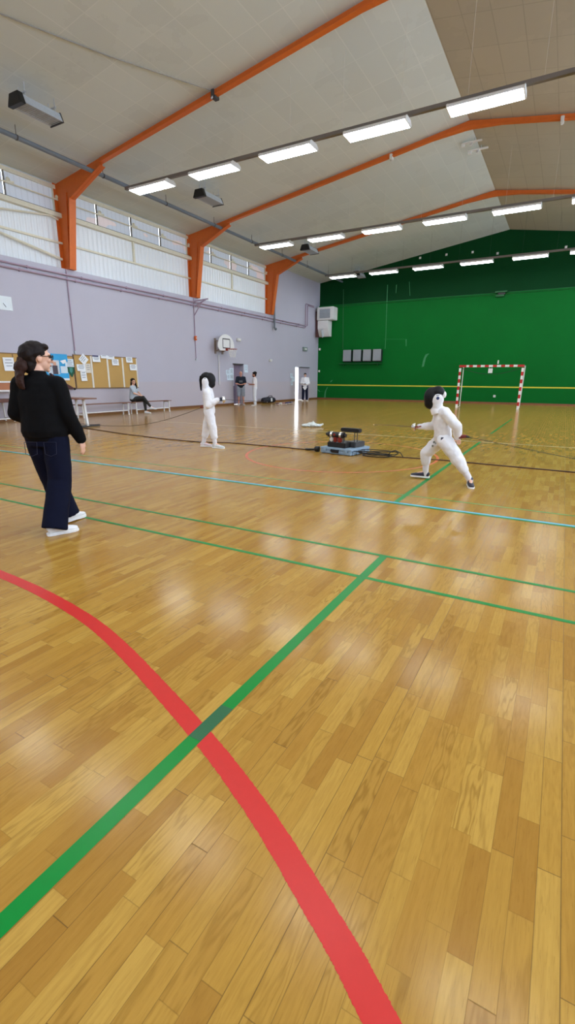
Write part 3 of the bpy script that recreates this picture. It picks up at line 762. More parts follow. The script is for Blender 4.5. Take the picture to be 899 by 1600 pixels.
# ------------------------------------------------------------------ notice boards with their papers
def cork():
    t = NT('cork'); co = t.coord(); c = lin((196, 158, 92))
    n = t.noise(co, 55., 4, .7); n2 = t.noise(co, 3., 3)
    b = t.mix(n, [v*.8 for v in c], [min(1, v*1.15) for v in c]); b = t.mix(t.math('MULTIPLY', n2, .2), b, lin((170, 132, 70)))
    t.col(b); t.rough(.85); t.bump(n, .002, .4); return t.m
M_cork = cork(); M_alu = paint('pale board strip', (226, 222, 210), .4); M_frame = paint('brown board frame', (128, 98, 62), .5)
def board(ya, yb, za, zb, n, lab, strips):
    t = thing('notice_board', (XL, (ya+yb)/2, za), lab, 'notice board', 'cork notice boards')
    w = (yb-ya)/n
    for k in range(n): MB().box(XL+.005, XL+.03, ya+k*w+.012, ya+(k+1)*w-.012, za, zb).build('cork_panel', M_cork, t)
    for k in range(1, n+ (1 if strips else 0)):
        MB().box(XL+.005, XL+.042, ya+k*w-.045*(1 if strips else .35), ya+k*w+(.03 if k < n else 0)*(1 if strips else .4), za-.005, zb).build('divider_strip', M_alu if strips else M_frame, t)
    f = MB().box(XL, XL+.045, ya, yb, zb, zb+.03); f.box(XL, XL+.045, ya, yb, za-.03, za); f.box(XL, XL+.05, ya-.02, ya+.015, za-.03, zb+.03); f.build('frame', M_frame, t)
    return t
board(12.06, 15.12, 1.04, 2.21, 4, 'long cork notice board of four panels behind the seated woman', True)
board(8.25, 12.02, 1.04, 2.15, 5, 'cork notice board behind the standing woman, with a blue poster', False)
M_paper = paint('white paper', (236, 240, 242), .7, var=.03)
M_paper2 = paint('pale blue paper', (214, 230, 240), .7, var=.03)
M_print = paint('grey print', (150, 156, 164), .7)
def paper(cx, cy, w, h, lab, rot=0., mat=None, lines=3, d=.052, dark=None, name='paper_sheet', X=XL, cat='paper', group='papers on the notice boards'):
    p = at(cx, cy, X=X); Y, Z = p.y, p.z; d = d+X-XL if X != XL else d
    t = thing(name, (XL+d, Y, Z-h/2), lab, cat, group)
    c, s = math.cos(rot), math.sin(rot)
    def R(y, z): return (Y+y*c-z*s, Z+y*s+z*c)
    n = 6; m = MB()                                        # sheet curls a little off the board at its lower edge
    vs = []; fs = []
    for i in range(n+1):
        z = h/2-h*i/n; o = .018*(i/n)**3
        for y in (-w/2, w/2): q = R(y, z); vs.append((XL+d+.004+o, *q)); 
    for i in range(n): fs.append((2*i, 2*i+1, 2*i+3, 2*i+2))
    k = len(vs); vs += [(v[0]-.004, v[1], v[2]) for v in vs]; fs += [tuple(j+k for j in f[::-1]) for f in fs]
    m.add(vs, fs); sh = m.build('sheet', mat or M_paper, t)
    if lines:
        g = MB()
        for i in range(lines):
            z = h*.32-h*.45*i/max(1, lines-1)*1.0; ww = w*(.36 if i % 2 else .28)
            q = [R(-ww, z+.012), R(ww, z+.012), R(ww, z-.012), R(-ww, z-.012)]
            o = .0055+.018*((h/2-z)/h)**3
            g.add([(XL+d+o, *x) for x in q], [(0, 1, 2, 3)])
        g.build('print', M_print, sh)
    if dark:
        g = MB(); q = [R(-w*.5, h*.5), R(w*.3, h*.5), R(w*.3, h*.3), R(-w*.5, h*.3)]; g.add([(XL+d+.0065, *x) for x in q], [(0, 1, 2, 3)]); g.build('header_band', dark, sh)
    return t
paper(129, 561.5, .30, .30, 'white sheet hung diamond-wise at the top of the first cork panel', PI/4)
paper(125.5, 574.5, .38, .24, 'white landscape sheet under the diamond-wise sheet')
paper(136.5, 575.5, .22, .34, 'small printed picture with a brown figure, beside the landscape sheet', mat=paint('cream picture paper', (222, 214, 198), .7))
paper(129.5, 587.5, .26, .36, 'white portrait sheet, lowest on the first cork panel', .03)
paper(149, 560.5, .36, .24, 'white sheet with a dark blue header on the second cork panel', dark=paint('navy print', (46, 48, 96), .7))
paper(161.5, 557.5, .34, .12, 'low white strip across the top of the second and third cork panels', lines=1)
paper(172, 559, .34, .12, 'low white strip at the top of the third cork panel', lines=1)
paper(178.8, 566, .34, .24, 'white sheet on the third cork panel')
paper(200.5, 562.3, .34, .22, 'white sheet at the top of the fourth cork panel')
paper(206.8, 574, .38, .24, 'white sheet at the edge of the fourth cork panel, above the seated woman', d=.052)
paper(12.5, 569, .36, .42, 'white portrait sheet on the cork panel behind the standing woman, clear of her hair', .02)
paper(27, 580, .2, .44, 'white sheet half hidden by the dark hair of the standing woman')
paper(106.8, 567, .36, .28, 'pale sheet at the top corner beside the blue poster', mat=M_paper2)
# blue poster with a picture and a white caption box
p = at(89, 573, X=XL); t = thing('poster', (XL+.052, p.y, p.z-.45), 'bright blue poster with a photo and a white caption on the cork board', 'poster', 'papers on the notice boards')
Y, Z = p.y, p.z; d = XL+.052
s = MB().box(d, d+.006, Y-.52, Y+.42, Z-.40, Z+.44).build('sheet', paint('bright blue paper', (46, 164, 222), .5, var=.12, sc=3), t)
MB().box(d+.006, d+.009, Y-.40, Y+.06, Z-.26, Z+.22).build('photo', paint('pale photo print', (196, 206, 214), .5, var=.5, sc=6), s)
MB().box(d+.009, d+.011, Y-.22, Y-.02, Z-.26, Z+.04).build('photo_figure', paint('dark photo figure', (70, 60, 70), .5, var=.4, sc=8), s)
MB().box(d+.009, d+.011, Y-.18, Y-.06, Z+.04, Z+.16).build('photo_face', paint('photo face', (214, 164, 140), .5), s)
MB().box(d+.006, d+.009, Y+.10, Y+.38, Z-.22, Z+.02).build('caption_box', M_paper2, s)
MB().prism([(Y+.1, Z+.2), (Y+.34, Z+.26), (Y+.36, Z+.16), (Y+.22, Z+.10)], 'x', d+.006, d+.009).build('logo_mark', M_paper, s)
MB().box(d+.006, d+.009, Y-.52, Y+.42, Z-.47, Z-.40).build('lower_margin', M_paper, s)
p = at(109.5, 579, X=XL); Y, Z = p.y, p.z
t = thing('pennant', (XL+.036, Y, Z-.2), 'small dark green pennant hanging beside the blue poster', 'pennant', 'papers on the notice boards')
c = MB().prism([(Y-.15, Z+.17), (Y+.15, Z+.17), (Y+.14, Z-.06), (Y+.02, Z-.24), (Y-.13, Z-.06)], 'x', XL+.052, XL+.062).build('cloth', paint('dark green cloth', (20, 84, 60), .7), t)
MB().prism([(Y-.06, Z+.10), (Y+.07, Z+.10), (Y+.06, Z-.03), (Y+.0, Z-.10), (Y-.06, Z-.03)], 'x', XL+.062, XL+.065).build('emblem', paint('teal emblem', (64, 140, 130), .6), c)
MB().tube([(XL+.058, Y-.16, Z+.175), (XL+.058, Y+.16, Z+.175)], .012, 6).build('rod', M_frame, t)
# dark red wedge at the foot of the board
P = [at(78, 583, X=-15.9), at(99, 597, X=-15.9), at(116.5, 607.5, X=-15.9), at(103, 607, X=-15.9), at(86, 600, X=-15.9)]
t = thing('folded_panel', (-15.9, P[2].y, P[2].z), 'dark red wedge of a folded panel hung at the foot of the notice board', 'panel')
MB().prism([(q.y, q.z) for q in P], 'x', XL+.05, XL+.16).build('panel', paint('dark red board', (74, 28, 30), .5, var=.2), t)
MB().sphere((XL+.12, P[2].y, P[2].z), .045, 10, 6).build('corner_buffer', M_black, t, smooth=True)
# sheets taped beside the doors
for px, py, w, h, lab, k in ((356, 582, .30, .26, 'small printed sheet near the closed door, upper of the two outer ones', 3), (357, 589.5, .26, .3, 'small printed sheet near the closed door, lower of the two outer ones', 3),
                          (361.8, 580.5, .34, .36, 'pale blue sheet close beside the closed door, upper one', 4), (361.8, 589, .36, .34, 'pale blue sheet close beside the closed door, lower one', 4),
                          (384.5, 576, .34, .42, 'pale blue sheet on the far side of the closed door', 3),
                          (455.5, 587, .30, .30, 'pale blue sheet beside the open door, upper of three', 3), (458, 592.5, .34, .30, 'pale blue sheet beside the open door, middle of three', 3), (456, 598.5, .30, .3, 'pale blue sheet beside the open door, lowest of three', 3)):
    paper(px, py, w, h, lab, mat=M_paper2, lines=k, d=.003, name='door_notice', group='notices taped beside the doors')

# ------------------------------------------------------------------ benches and tables along the lilac wall
M_seat = paint('brown bench slat', (132, 92, 72), .45, var=.2, sc=4)
def bench(ya, yb, lab):
    X = -15.12; t = thing('gym_bench', (X, (ya+yb)/2, 0), lab, 'bench', 'benches along the lilac wall')
    for k in range(2): MB().box(X-.16+k*.165, X-.005+k*.165, ya, yb, .455, .485).build('seat_slat', M_seat, t, bevel=.006)
    for y in (ya+.18, yb-.16):
        for s in (-1, 1): MB().bar((X+s*.13, y, .455), (X+s*.16, y+(.0), 0), .04, .04, (0, 1, 0)).build('leg', M_white_paint, t)
        MB().bar((X-.16, y, .43), (X+.16, y, .43), .04, .04).build('cross_bar', M_white_paint, t)
    MB().tube([(X+.12, ya+.18, .17), (X+.12, yb-.16, .17)], .022, 8).build('stretcher', M_white_paint, t)
bench(11.28, 13.72, 'brown and white gym bench under the long cork board, left empty')
bench(13.80, 16.02, 'brown and white gym bench carrying the seated woman')
# low table against the wall with a bench turned over on it
t = thing('wall_table', (-15.55, 8.6, 0), 'dark brown topped table with white tube legs against the lilac wall', 'table')
MB().box(-15.92, -15.25, 7.0, 9.28, .64, .74).build('tabletop', paint('dark brown tabletop', (98, 58, 44), .45, var=.25, sc=3), t, bevel=.01)
for y in (7.2, 9.12):
    for s in (-15.85, -15.35):
        MB().tube([(s, y, .63), (s, y+.03, .12), (s, y+.03, .03)], .026, 8).build('leg', M_white_paint, t)
    MB().tube([(-15.85, y+.02, .13), (-15.35, y+.02, .13)], .02, 8).build('cross_bar', M_white_paint, t)
MB().tube([(-15.35, 7.2, .13), (-15.35, 9.14, .13)], .022, 8).build('stretcher', M_white_paint, t)
MB().box(-15.3, -15.23, 9.20, 9.29, .60, .645).build('corner_cap', M_black, t)
t = thing('stored_bench', (-15.6, 8.7, .74), 'orange brown bench with white edge rails lying on the dark brown table', 'bench')
MB().box(-15.55, -15.45, 7.1, 9.55, 1.02, 1.24).build('seat_board', paint('orange brown board', (178, 112, 72), .45, var=.2, sc=3), t, bevel=.008)
for z in (1.265, .995): MB().box(-15.57, -15.43, 7.1, 9.57, z-.025, z+.025).build('edge_rail', M_white_paint, t)
for y in (7.4, 9.2): MB().bar((-15.5, y, 1.0), (-15.5, y, .74), .06, .06).build('leg', M_white_paint, t)
# scorer's table
t = thing('scorer_table', (-12.7, 9.45, 0), 'brown topped table on white T-shaped legs behind the standing woman', 'table')
MB().box(-14.0, -12.02, 9.12, 9.72, .80, .835).build('tabletop', M_seat, t, bevel=.006)
for x in (-13.75, -12.2):
    MB().bar((x-.05, 9.42, .80), (x+.03, 9.42, .04), .06, .06, (0, 1, 0)).build('leg', M_white_paint, t)
    MB().bar((x-.22, 9.30, .80), (x-.22, 9.30, .34), .05, .05, (0, 1, 0)).build('brace_post', M_white_paint, t)
    MB().bar((x, 9.05, .03), (x, 9.85, .03), .09, .05).build('foot', M_dkgrey, t)
MB().bar((-13.9, 9.36, .36), (-12.2, 9.36, .36), .04, .05).build('stretcher', M_white_paint, t)

# ------------------------------------------------------------------ scoring machine on its case, cables
A, B = V((-4.05, 8.46, 0)), V((-3.35, 8.33, 0)); ex = (B-A).normalized(); ey = V((-ex.y, ex.x, 0))
ang = math.atan2(ex.y, ex.x); LX_, LY_, HC = .71, .70, .125
t = thing('equipment_case', A, 'flat grey blue plastic case on the floor between the two fencers', 'case', None, ang, local=True)
M_case = paint('grey blue plastic', (142, 166, 184), .45)
MB().box(0, LX_, 0, LY_, .008, HC*.62).build('case_body', M_case, t, bevel=.012)
MB().box(-.006, LX_+.006, -.006, LY_+.006, HC*.64, HC).build('lid', M_case, t, bevel=.012)
r = MB()
for k in range(5): r.box(LX_+.0, LX_+.022, .06+k*.14, .10+k*.14, .015, HC*.6)
for k in range(4): r.box(.06+k*.19, .085+k*.19, -.012, 0.0, .02, HC*.55)
r.build('rib', M_case, t)
h = MB().tube([(.27, -.01, .07), (.27, -.035, .07), (.43, -.035, .07), (.43, -.01, .07)], .011, 8); h.box(.255, .445, -.012, 0, .035, .095); h.build('handle', M_black, t)
for x in (.12, .6): MB().box(x-.03, x+.03, -.018, 0, .05, .10).build('latch', M_case, t, bevel=.004)
for x in (.05, LX_-.05):
    for y in (.05, LY_-.05): MB().lathe([(.025, 0), (.025, .01)], (x, y, 0), 'z', 10).build('foot', M_black, t)
P0 = A+ex*.12+ey*.06+V((0, 0, HC+.002))
t = thing('scoring_machine', P0, 'black fencing scoring machine with red lamps and silver rings on the grey blue case', 'scoring machine', None, ang, local=True)
M_redl = paint('dark red lens', (128, 34, 26), .25)
M_silver = paint('bright silver', (222, 222, 218), .25, .9)
MB().box(0, .42, 0, .44, 0, .095).build('housing', M_black, t, bevel=.01)
MB().box(.30, .52, .20, .56, .0, .105).build('side_unit', M_dkgrey, t, bevel=.01)
for x in (.17, .27): 
    MB().box(x-.035, x+.035, .005, .08, .10, .20).build('lamp', M_redl, t, bevel=.01)
MB().lathe([(.0, 0), (.042, .01), (.042, .03)], (.075, .02, .145), 'y', 14).build('white_lamp', M_off, t, smooth=True)
MB().tube([(.0, .05, .24), (.36, .05, .24)], .055, 14).build('reel_bar', M_black, t, smooth=True)
for x in (.06, .27): MB().tube([(x, .05, .24), (x+.045, .05, .24)], .06, 14).build('ring', M_silver, t, smooth=True)
MB().lathe([(.025, 0), (.025, .012)], (.165, -.008, .245), 'y', 10).build('red_button', M_redl, t)
for x in (-.05, .37): MB().tube([(x, .05, .24), (x+.03, .05, .24)], .035, 10).build('end_knob', M_black, t, smooth=True)
MB().box(.14, .56, .24, .36, .285, .36).build('display_head', M_black, t, bevel=.012)
for p, q in (((.50, .30, .10), (.50, .30, .29)), ((.46, .26, .10), (.46, .26, .29)), ((.2, .3, .09), (.2, .3, .29)), ((.02, .05, .09), (.02, .05, .2)), ((.34, .05, .09), (.34, .05, .2))): MB().tube([p, q], .008, 6).build('stand_rod', M_dkgrey, t)
M_cable = paint('dark red brown cable', (58, 22, 20), .5); M_cabk = paint('black cable', (22, 20, 20), .5)
def wobble(pts, amp, n, seed, z=.009):
    rnd = random.Random(seed); out = []; ph = [rnd.random()*6 for _ in range(4)]; P = [V((*p, 0)) for p in pts]; L = 0
    for a, c in zip(P[:-1], P[1:]):
        for k in range(n):
            q = a.lerp(c, k/n); s = (q-P[0]).length
            q.y += amp*(math.sin(s*1.3+ph[0])+.5*math.sin(s*3.1+ph[1])); q.z = z; out.append(q)
    q = P[-1].copy(); q.z = z; out.append(q); return out
tag(MB().tube(wobble([(-4.35, 8.64), (-5.4, 8.66), (-6.44, 8.70), (-7.1, 8.42), (-8.2, 8.45), (-9.54, 8.58), (-11.68, 9.08), (-12.6, 9.25)], .02, 8, 1), .011, 6).build('floor_cable', M_cable), 'dark cable on the floor from the scorer table past the standing fencer to the case', 'cable', 'piste cables')
tag(MB().tube(wobble([(-2.72, 8.68), (-1.66, 8.74), (-.59, 8.68), (.33, 8.65), (3.5, 8.6)], .015, 8, 2), .011, 6).build('floor_cable', M_cable), 'dark cable on the floor passing behind the lunging fencer', 'cable', 'piste cables')
def coil(cx, cy, lab, seed, R=.25, loops=5):
    rnd = random.Random(seed); pts = []
    for k in range(loops*22):
        a = 2*PI*k/22; i = k//22; rr = R*(.75+.08*i+.1*math.sin(a*1.7+i)); 
        pts.append((cx+rr*1.35*math.cos(a)+.03*math.sin(i*2.), cy+rr*.62*math.sin(a)+.04*math.cos(i*3.), .012+.016*i*abs(math.sin(a*.5+i))+.006*i))
    return tag(MB().tube(pts, .007, 6).build('cable_coil', M_cabk), lab, 'cable', 'cable coils')
coil(-2.95, 8.58, 'tangled coil of black cable beside the case, toward the lunging fencer', 3, .27, 6)
t = thing('cable_plug', (-4.2, 8.55, 0), 'dark plug and cable knot on the floor at the case corner toward the standing fencer', 'plug')
MB().tube([(-4.46, 8.62, .02), (-4.3, 8.6, .03), (-4.17, 8.57, .045)], .022, 8).build('cable_end', M_cabk, t)
MB().lathe([(.04, 0), (.058, .02), (.058, .09), (.035, .1)], (-4.2, 8.52, .06), 'x', 14).build('socket', M_black, t, smooth=True)
t = thing('cable_plug', (-2.55, 8.68, 0), 'small loop of dark cable standing up from the coil', 'plug')
MB().tube([(-2.75, 8.68, .012), (-2.68, 8.68, .10), (-2.6, 8.68, .13), (-2.5, 8.68, .09), (-2.45, 8.7, .012)], .009, 6).build('loop', M_cabk, t)

# ------------------------------------------------------------------ small things on the floor by the far wall
t = thing('sports_bag', (-15.4, 25.0, 0), 'black sports bag with a white patch on the floor by the lilac wall', 'bag')
m = MB().loft([((-15.62, 24.45, .15), .12, .11), ((-15.6, 24.55, .17), .2, .16), ((-15.55, 25.0, .19), .22, .18), ((-15.5, 25.5, .17), .21, .16), ((-15.48, 25.6, .15), .12, .11)], (1, 0, 0))
m.remesh('bag_body', paint('black nylon', (24, 26, 38), .6), t, .03, 3)
MB().box(-15.36, -15.31, 24.97, 25.12, .1, .30).build('white_patch', M_white_paint, t, bevel=.01)
MB().tube([(-15.45, 24.75, .33), (-15.4, 24.85, .42), (-15.4, 25.2, .42), (-15.45, 25.3, .33)], .02, 8).build('strap', M_black, t)
def small_shoe(x, y, rz, rgb, lab):
    t = thing('small_shoe', (x, y, 0), lab, 'shoe', 'shoes by the lilac wall', rz, local=True)
    m = MB().loft([((0, -.12, .05), .035, .04), ((0, -.1, .06), .05, .055), ((0, 0, .05), .05, .045), ((0, .1, .035), .052, .03), ((0, .14, .03), .03, .02)], (1, 0, 0)); m.remesh('upper', paint('shoe %d %d %d' % rgb, rgb, .6), t, .01, 2)
    MB().prism([(-.045, -.13), (.045, -.13), (.055, .1), (.03, .15), (-.03, .15), (-.055, .1)], 'z', 0, .02).build('sole', M_off, t)
for k, (px, rgb, lab) in enumerate(((438, (120, 84, 90), 'mauve'), (442, (200, 200, 200), 'pale grey'), (447, (150, 110, 108), 'dusty pink'), (450, (62, 58, 96), 'dark blue'), (453.5, (78, 74, 120), 'violet blue'), (456.5, (52, 50, 84), 'navy'), (460, (130, 124, 148), 'grey violet'))):
    p = at(px, 632.5-k*.35, Z=0)
    small_shoe(p.x-.25, p.y+.1, 1.2+.4*(k % 3), rgb, '%s shoe in the row on the floor between black bag and open door' % lab)
t = thing('plastic_bag', (-6.58, 13.12, 0), 'crumpled white plastic bag lying on the floor before the open door', 'bag')
m = MB().ell((-6.72, 13.05, .04), (.17, .16, .05)).ell((-6.58, 13.12, .06), (.15, .15, .08)).ell((-6.46, 13.2, .04), (.15, .14, .05)).cap((-6.58, 13.12, .06), (-6.55, 13.14, .15), .07, .02).cap((-6.4, 13.22, .04), (-6.3, 13.3, .08), .05, .02)
m.remesh('film', paint('white plastic film', (200, 208, 204), .3), t, .012, 2, .06, 14.)
# ------------------------------------------------------------------ people
def skin(name, rgb):
    t = NT(name); c = lin(rgb); n = t.noise(t.coord(), 22., 3)
    t.col(t.mix(n, [v*.92 for v in c], [min(1, v*1.05) for v in c])); t.rough(.5); t.b.inputs['Subsurface Weight'].default_value = .0
    return t.m
M_skin = skin('fair skin', (226, 178, 152)); M_skin2 = skin('tanned skin', (196, 138, 112))
def cloth(name, rgb, rough=.85, var=.1): return paint(name, rgb, rough, 0, var, 11., .0012, 160., 0., .15)
M_white_cloth = cloth('white fencing cloth', (236, 236, 238)); M_sock = cloth('white sock', (228, 226, 228)); 
M_black_knit = cloth('black knit', (9, 9, 11)); M_denim = cloth('dark navy denim', (11, 15, 36)); M_navy = cloth('navy trousers', (26, 28, 48))
M_mesh = paint('black mask mesh', (14, 14, 17), .55, 0, .2, 40., .002, 300., 0., .3)
M_hair_d = paint('dark brown hair', (26, 17, 14), .6, 0, .45, 40., 0., 60., 0., .2); M_hair_b = paint('black hair', (16, 13, 13), .6, 0, .3, 60., 0., 60., 0., .2)
M_eye = paint('dark eye', (30, 22, 20), .2); M_lip = paint('lip', (170, 96, 90), .5)

def hand(m, w, f, nrm, side, k=1., curl=.5, spread=.12):
    """palm, four unequal bent fingers and a thumb leaving the side of the palm; f: finger direction, nrm: palm normal"""
    f = V(f).normalized(); nrm = V(nrm); nrm = (nrm-f*nrm.dot(f)).normalized(); x = f.cross(nrm)*side; w = V(w)
    m.loft([(w-f*.01*k, .024*k, .019*k), (w+f*.02*k, .032*k, .018*k), (w+f*.06*k, .040*k, .016*k), (w+f*.088*k, .039*k, .013*k)], x, 14)
    for i, (L, o) in enumerate(((.068, -.030), (.077, -.010), (.072, .010), (.056, .029))):
        p = w+f*(.082-.004*abs(i-1.3))*k + x*(-o*k); d = (f - x*(o*spread*8)).normalized(); r = .0088*k*(1 if i < 3 else .88)
        for j, fr in enumerate((.45, .30, .25)):
            a = curl*(.55+.35*j); d2 = (d*math.cos(a)+nrm*math.sin(a)).normalized(); q = p+d2*(L*fr*k); m.cap(p, q, r*(1-.06*j), r*(1-.06*(j+1)), 10); p = q; d = d2; 
    p = w+f*.022*k+x*.026*k; d = (f*.62+x*.72+nrm*.25).normalized()
    for L, r in ((.040, .0125), (.030, .0105), (.024, .009)):
        q = p+d*L*k; m.cap(p, q, r*k, r*.92*k, 10); p = q; d = (d+f*.35*(1)+nrm*curl*.3).normalized()

class Head:
    def __init__(s, c, yaw=0., pitch=0., roll=0., k=1.):
        s.c = V(c); s.k = k; s.m = Matrix.Rotation(yaw, 3, 'Z') @ Matrix.Rotation(pitch, 3, 'X') @ Matrix.Rotation(roll, 3, 'Y')
    def __call__(s, x, y, z): return s.c + s.m @ (V((x, y, z))*s.k)
    def ell(s, m, c, r): m.ell(s(*c), V(r)*s.k, s.m)
    def skin(s, m):
        k = s.k
        s.ell(m, (0, -.01, .015), (.074, .094, .100)); s.ell(m, (0, .028, -.05), (.056, .062, .064)); s.ell(m, (0, .07, -.098), (.022, .018, .018))
        m.cap(s(0, .084, .012), s(0, .108, -.026), .009*k, .014*k); s.ell(m, (0, .075, -.055), (.026, .022, .018))
        for e in (-1, 1): s.ell(m, (e*.076, -.008, -.012), (.010, .020, .030)); s.ell(m, (e*.036, .07, -.02), (.024, .020, .022))
        s.ell(m, (0, .078, .03), (.05, .016, .012))
    def face(s, parent, brow=None):
        for e in (-1, 1):
            m = MB(); m.ell(s(e*.031, .0835, .006), V((.0125, .008, .0075))*s.k, s.m, 10, 6); m.build('eye', M_eye, parent, True)
            if brow: MB().cap(s(e*.016, .094, .026), s(e*.048, .086, .026), .0045*s.k, .003*s.k, 8).build('eyebrow', brow, parent, True)
        MB().cap(s(-.02, .093, -.062), s(.02, .093, -.062), .0055*s.k, .0055*s.k, 8).build('mouth', M_lip, parent, True)

def body(root, J, H, mat, k=1., vox=.009, hands=((1, None), (-1, None)), girth=1.):
    m = MB(); H.skin(m); g = k*girth
    m.cap(J['neck'], H(0, -.015, -.06), .056*k, .050*k)
    ch = (V(J['shL'])+V(J['shR']))/2; pv = (V(J['hipL'])+V(J['hipR']))/2; xr = (V(J['shR'])-V(J['shL'])).normalized()
    m.loft([(pv-V((0, 0, .09*k)), .11*g, .09*g), (pv+V((0, 0, .03*k)), .155*g, .105*g), (pv.lerp(ch, .4), .125*g, .092*g), (pv.lerp(ch, .75), .155*g, .105*g), (ch, .15*g, .09*g), (V(J['neck'])-V((0, 0, .0)), .06*k, .055*k)], xr)
    for s in 'LR':
        m.chain((J['sh'+s], .050*g), (J['el'+s], .038*k), (J['wr'+s], .026*k)); m.cap(ch, J['sh'+s], .07*k, .05*g)
        hd = J['hd'+s]; hand(m, J['wr'+s], hd[0], hd[1], 1 if s == 'R' else -1, k*.95, hd[2])
        m.chain((J['hip'+s], .085*g), (V(J['hip'+s]).lerp(J['kn'+s], .5), .07*g), (J['kn'+s], .052*k), (V(J['kn'+s]).lerp(J['an'+s], .35), .052*k), (J['an'+s], .036*k))
        m.chain((J['an'+s], .036*k), (V(J['an'+s]).lerp(J['toe'+s], .5), .034*k), (J['toe'+s], .022*k))
    return m.remesh('body', mat, root, vox, 2)

def shoe(root, an, toe, mat, sole, k=1., lift=0.):
    an, toe = V(an), V(toe); d = toe-an; d.z = 0; d = d.normalized(); z = min(an.z-.085*k, toe.z-.03*k); zz = V((0, 0, 1)); base = V((an.x, an.y, z)); t2 = V((toe.x, toe.y, z)) 
    L = (t2-base).length; x = d.cross(zz)
    tz = lambda f: zz*((toe.z-.03*k-z)*f + (an.z-.085*k-z)*(1-f))
    m = MB().loft([(base-d*.062*k+zz*.045*k+tz(0), .026*k, .03*k), (base-d*.045*k+zz*.052*k+tz(0), .036*k, .045*k), (base+d*.03*k+zz*.055*k+tz(.2), .04*k, .05*k), (base+d*L*.6+zz*.042*k+tz(.6), .045*k, .034*k), (t2-d*.0+zz*.034*k+tz(1), .043*k, .026*k), (t2+d*.045*k+zz*.03*k+tz(1), .026*k, .018*k)], x, 16)
    m.cap(base+zz*.06*k+tz(0), an+zz*.015*k, .043*k, .044*k)
    o = m.remesh('shoe', mat, root, .008*max(k, .9), 2)
    s = MB(); N = 8; P = []
    for f, w in ((-.07, .022), (-.055, .036), (-.02, .041), (.06, .038), (L/k*.7, .048), (L/k, .047), (L/k+.035, .036), (L/k+.052, .018)):
        P.append((base+d*f*k+tz(max(0, min(1, f*k/L))), w*k))
    vs = []; fs = []
    for p, w in P: vs += [p-x*w, p+x*w, p+x*w+zz*.026*k, p-x*w+zz*.026*k]
    for i in range(len(P)-1):
        for a in range(4): fs.append((4*i+a, 4*i+(a+1) % 4, 4*i+4+(a+1) % 4, 4*i+4+a))
    fs += [(0, 1, 2, 3), tuple(4*(len(P)-1)+a for a in (3, 2, 1, 0))]
    s.add(vs, fs); s.build('sole', sole, o, False, .003)
    return o

def top(root, J, mat, name='jacket', k=1., sleeve=.075, cuff=.055, girth=1., hem=0., to='wr', frac=1., collar=True, amp=.012, vox=.012, depth=.125, puff=0.):
    m = MB(); ch = (V(J['shL'])+V(J['shR']))/2; pv = (V(J['hipL'])+V(J['hipR']))/2; xr = (V(J['shR'])-V(J['shL'])).normalized(); g = k*girth
    lo = pv+V((0, 0, hem*k))
    m.loft([(lo, (.165+puff)*g, (.12+puff)*g), (lo.lerp(ch, .12), (.172+puff*1.3)*g, (.128+puff*1.3)*g), (lo.lerp(ch, .45), (.168+puff*.7)*g, (.125+puff*.5)*g), (lo.lerp(ch, .78), .185*g, depth*g), (ch+V((0, 0, .015*k)), .165*g, .10*g), (V(J['neck'])-V((0, 0, .01*k)), .075*k, .07*k)], xr, 26)
    for s in 'LR':
        a, b, c = V(J['sh'+s]), V(J['el'+s]), V(J['wr'+s])
        m.cap(ch+V((0, 0, -.01)), a, .085*g, (sleeve+.004)*k)
        if to == 'wr': m.chain((a, (sleeve+.004)*k), (b, sleeve*.92*k), (b.lerp(c, .65), (cuff+.012)*k), (b.lerp(c, frac), cuff*k))
        else: m.chain((a, sleeve*k), (a.lerp(b, .75), sleeve*.9*k))
    if collar: m.loft([(V(J['neck'])-V((0, 0, .03*k)), .085*k, .08*k), (V(J['neck'])+V((0, 0, .035*k)), .068*k, .068*k)], xr)
    return m.remesh(name, mat, root, vox, 3, amp, 9)

def trousers(root, J, mat, name='trousers', k=1., r=(.105, .085, .065), upto=1., girth=1., amp=.012, vox=.012, rise=.08):
    m = MB(); pv = (V(J['hipL'])+V(J['hipR']))/2; xr = (V(J['hipR'])-V(J['hipL'])).normalized(); g = k*girth
    m.loft([(pv-V((0, 0, .10*k)), .13*g, .10*g), (pv, .172*g, .125*g), (pv+V((0, 0, rise*k)), .16*g, .115*g)], xr)
    for s in 'LR':
        h, kn, an = V(J['hip'+s]), V(J['kn'+s]), V(J['an'+s]); e = kn.lerp(an, upto)
        m.chain((h, r[0]*g), (h.lerp(kn, .5), (r[0]*.45+r[1]*.55)*k), (kn, r[1]*k), (kn.lerp(e, .5), (r[1]+r[2])/2*k), (e, r[2]*k))
    return m.remesh(name, mat, root, vox, 3, amp, 8)

def hair_cap(m, H, back=.0, side=.0):
    H.ell(m, (0, -.028, .040), (.086, .098, .094)); H.ell(m, (0, .035, .088), (.066, .05, .03)); H.ell(m, (0, -.06, -.02), (.074, .06, .075))

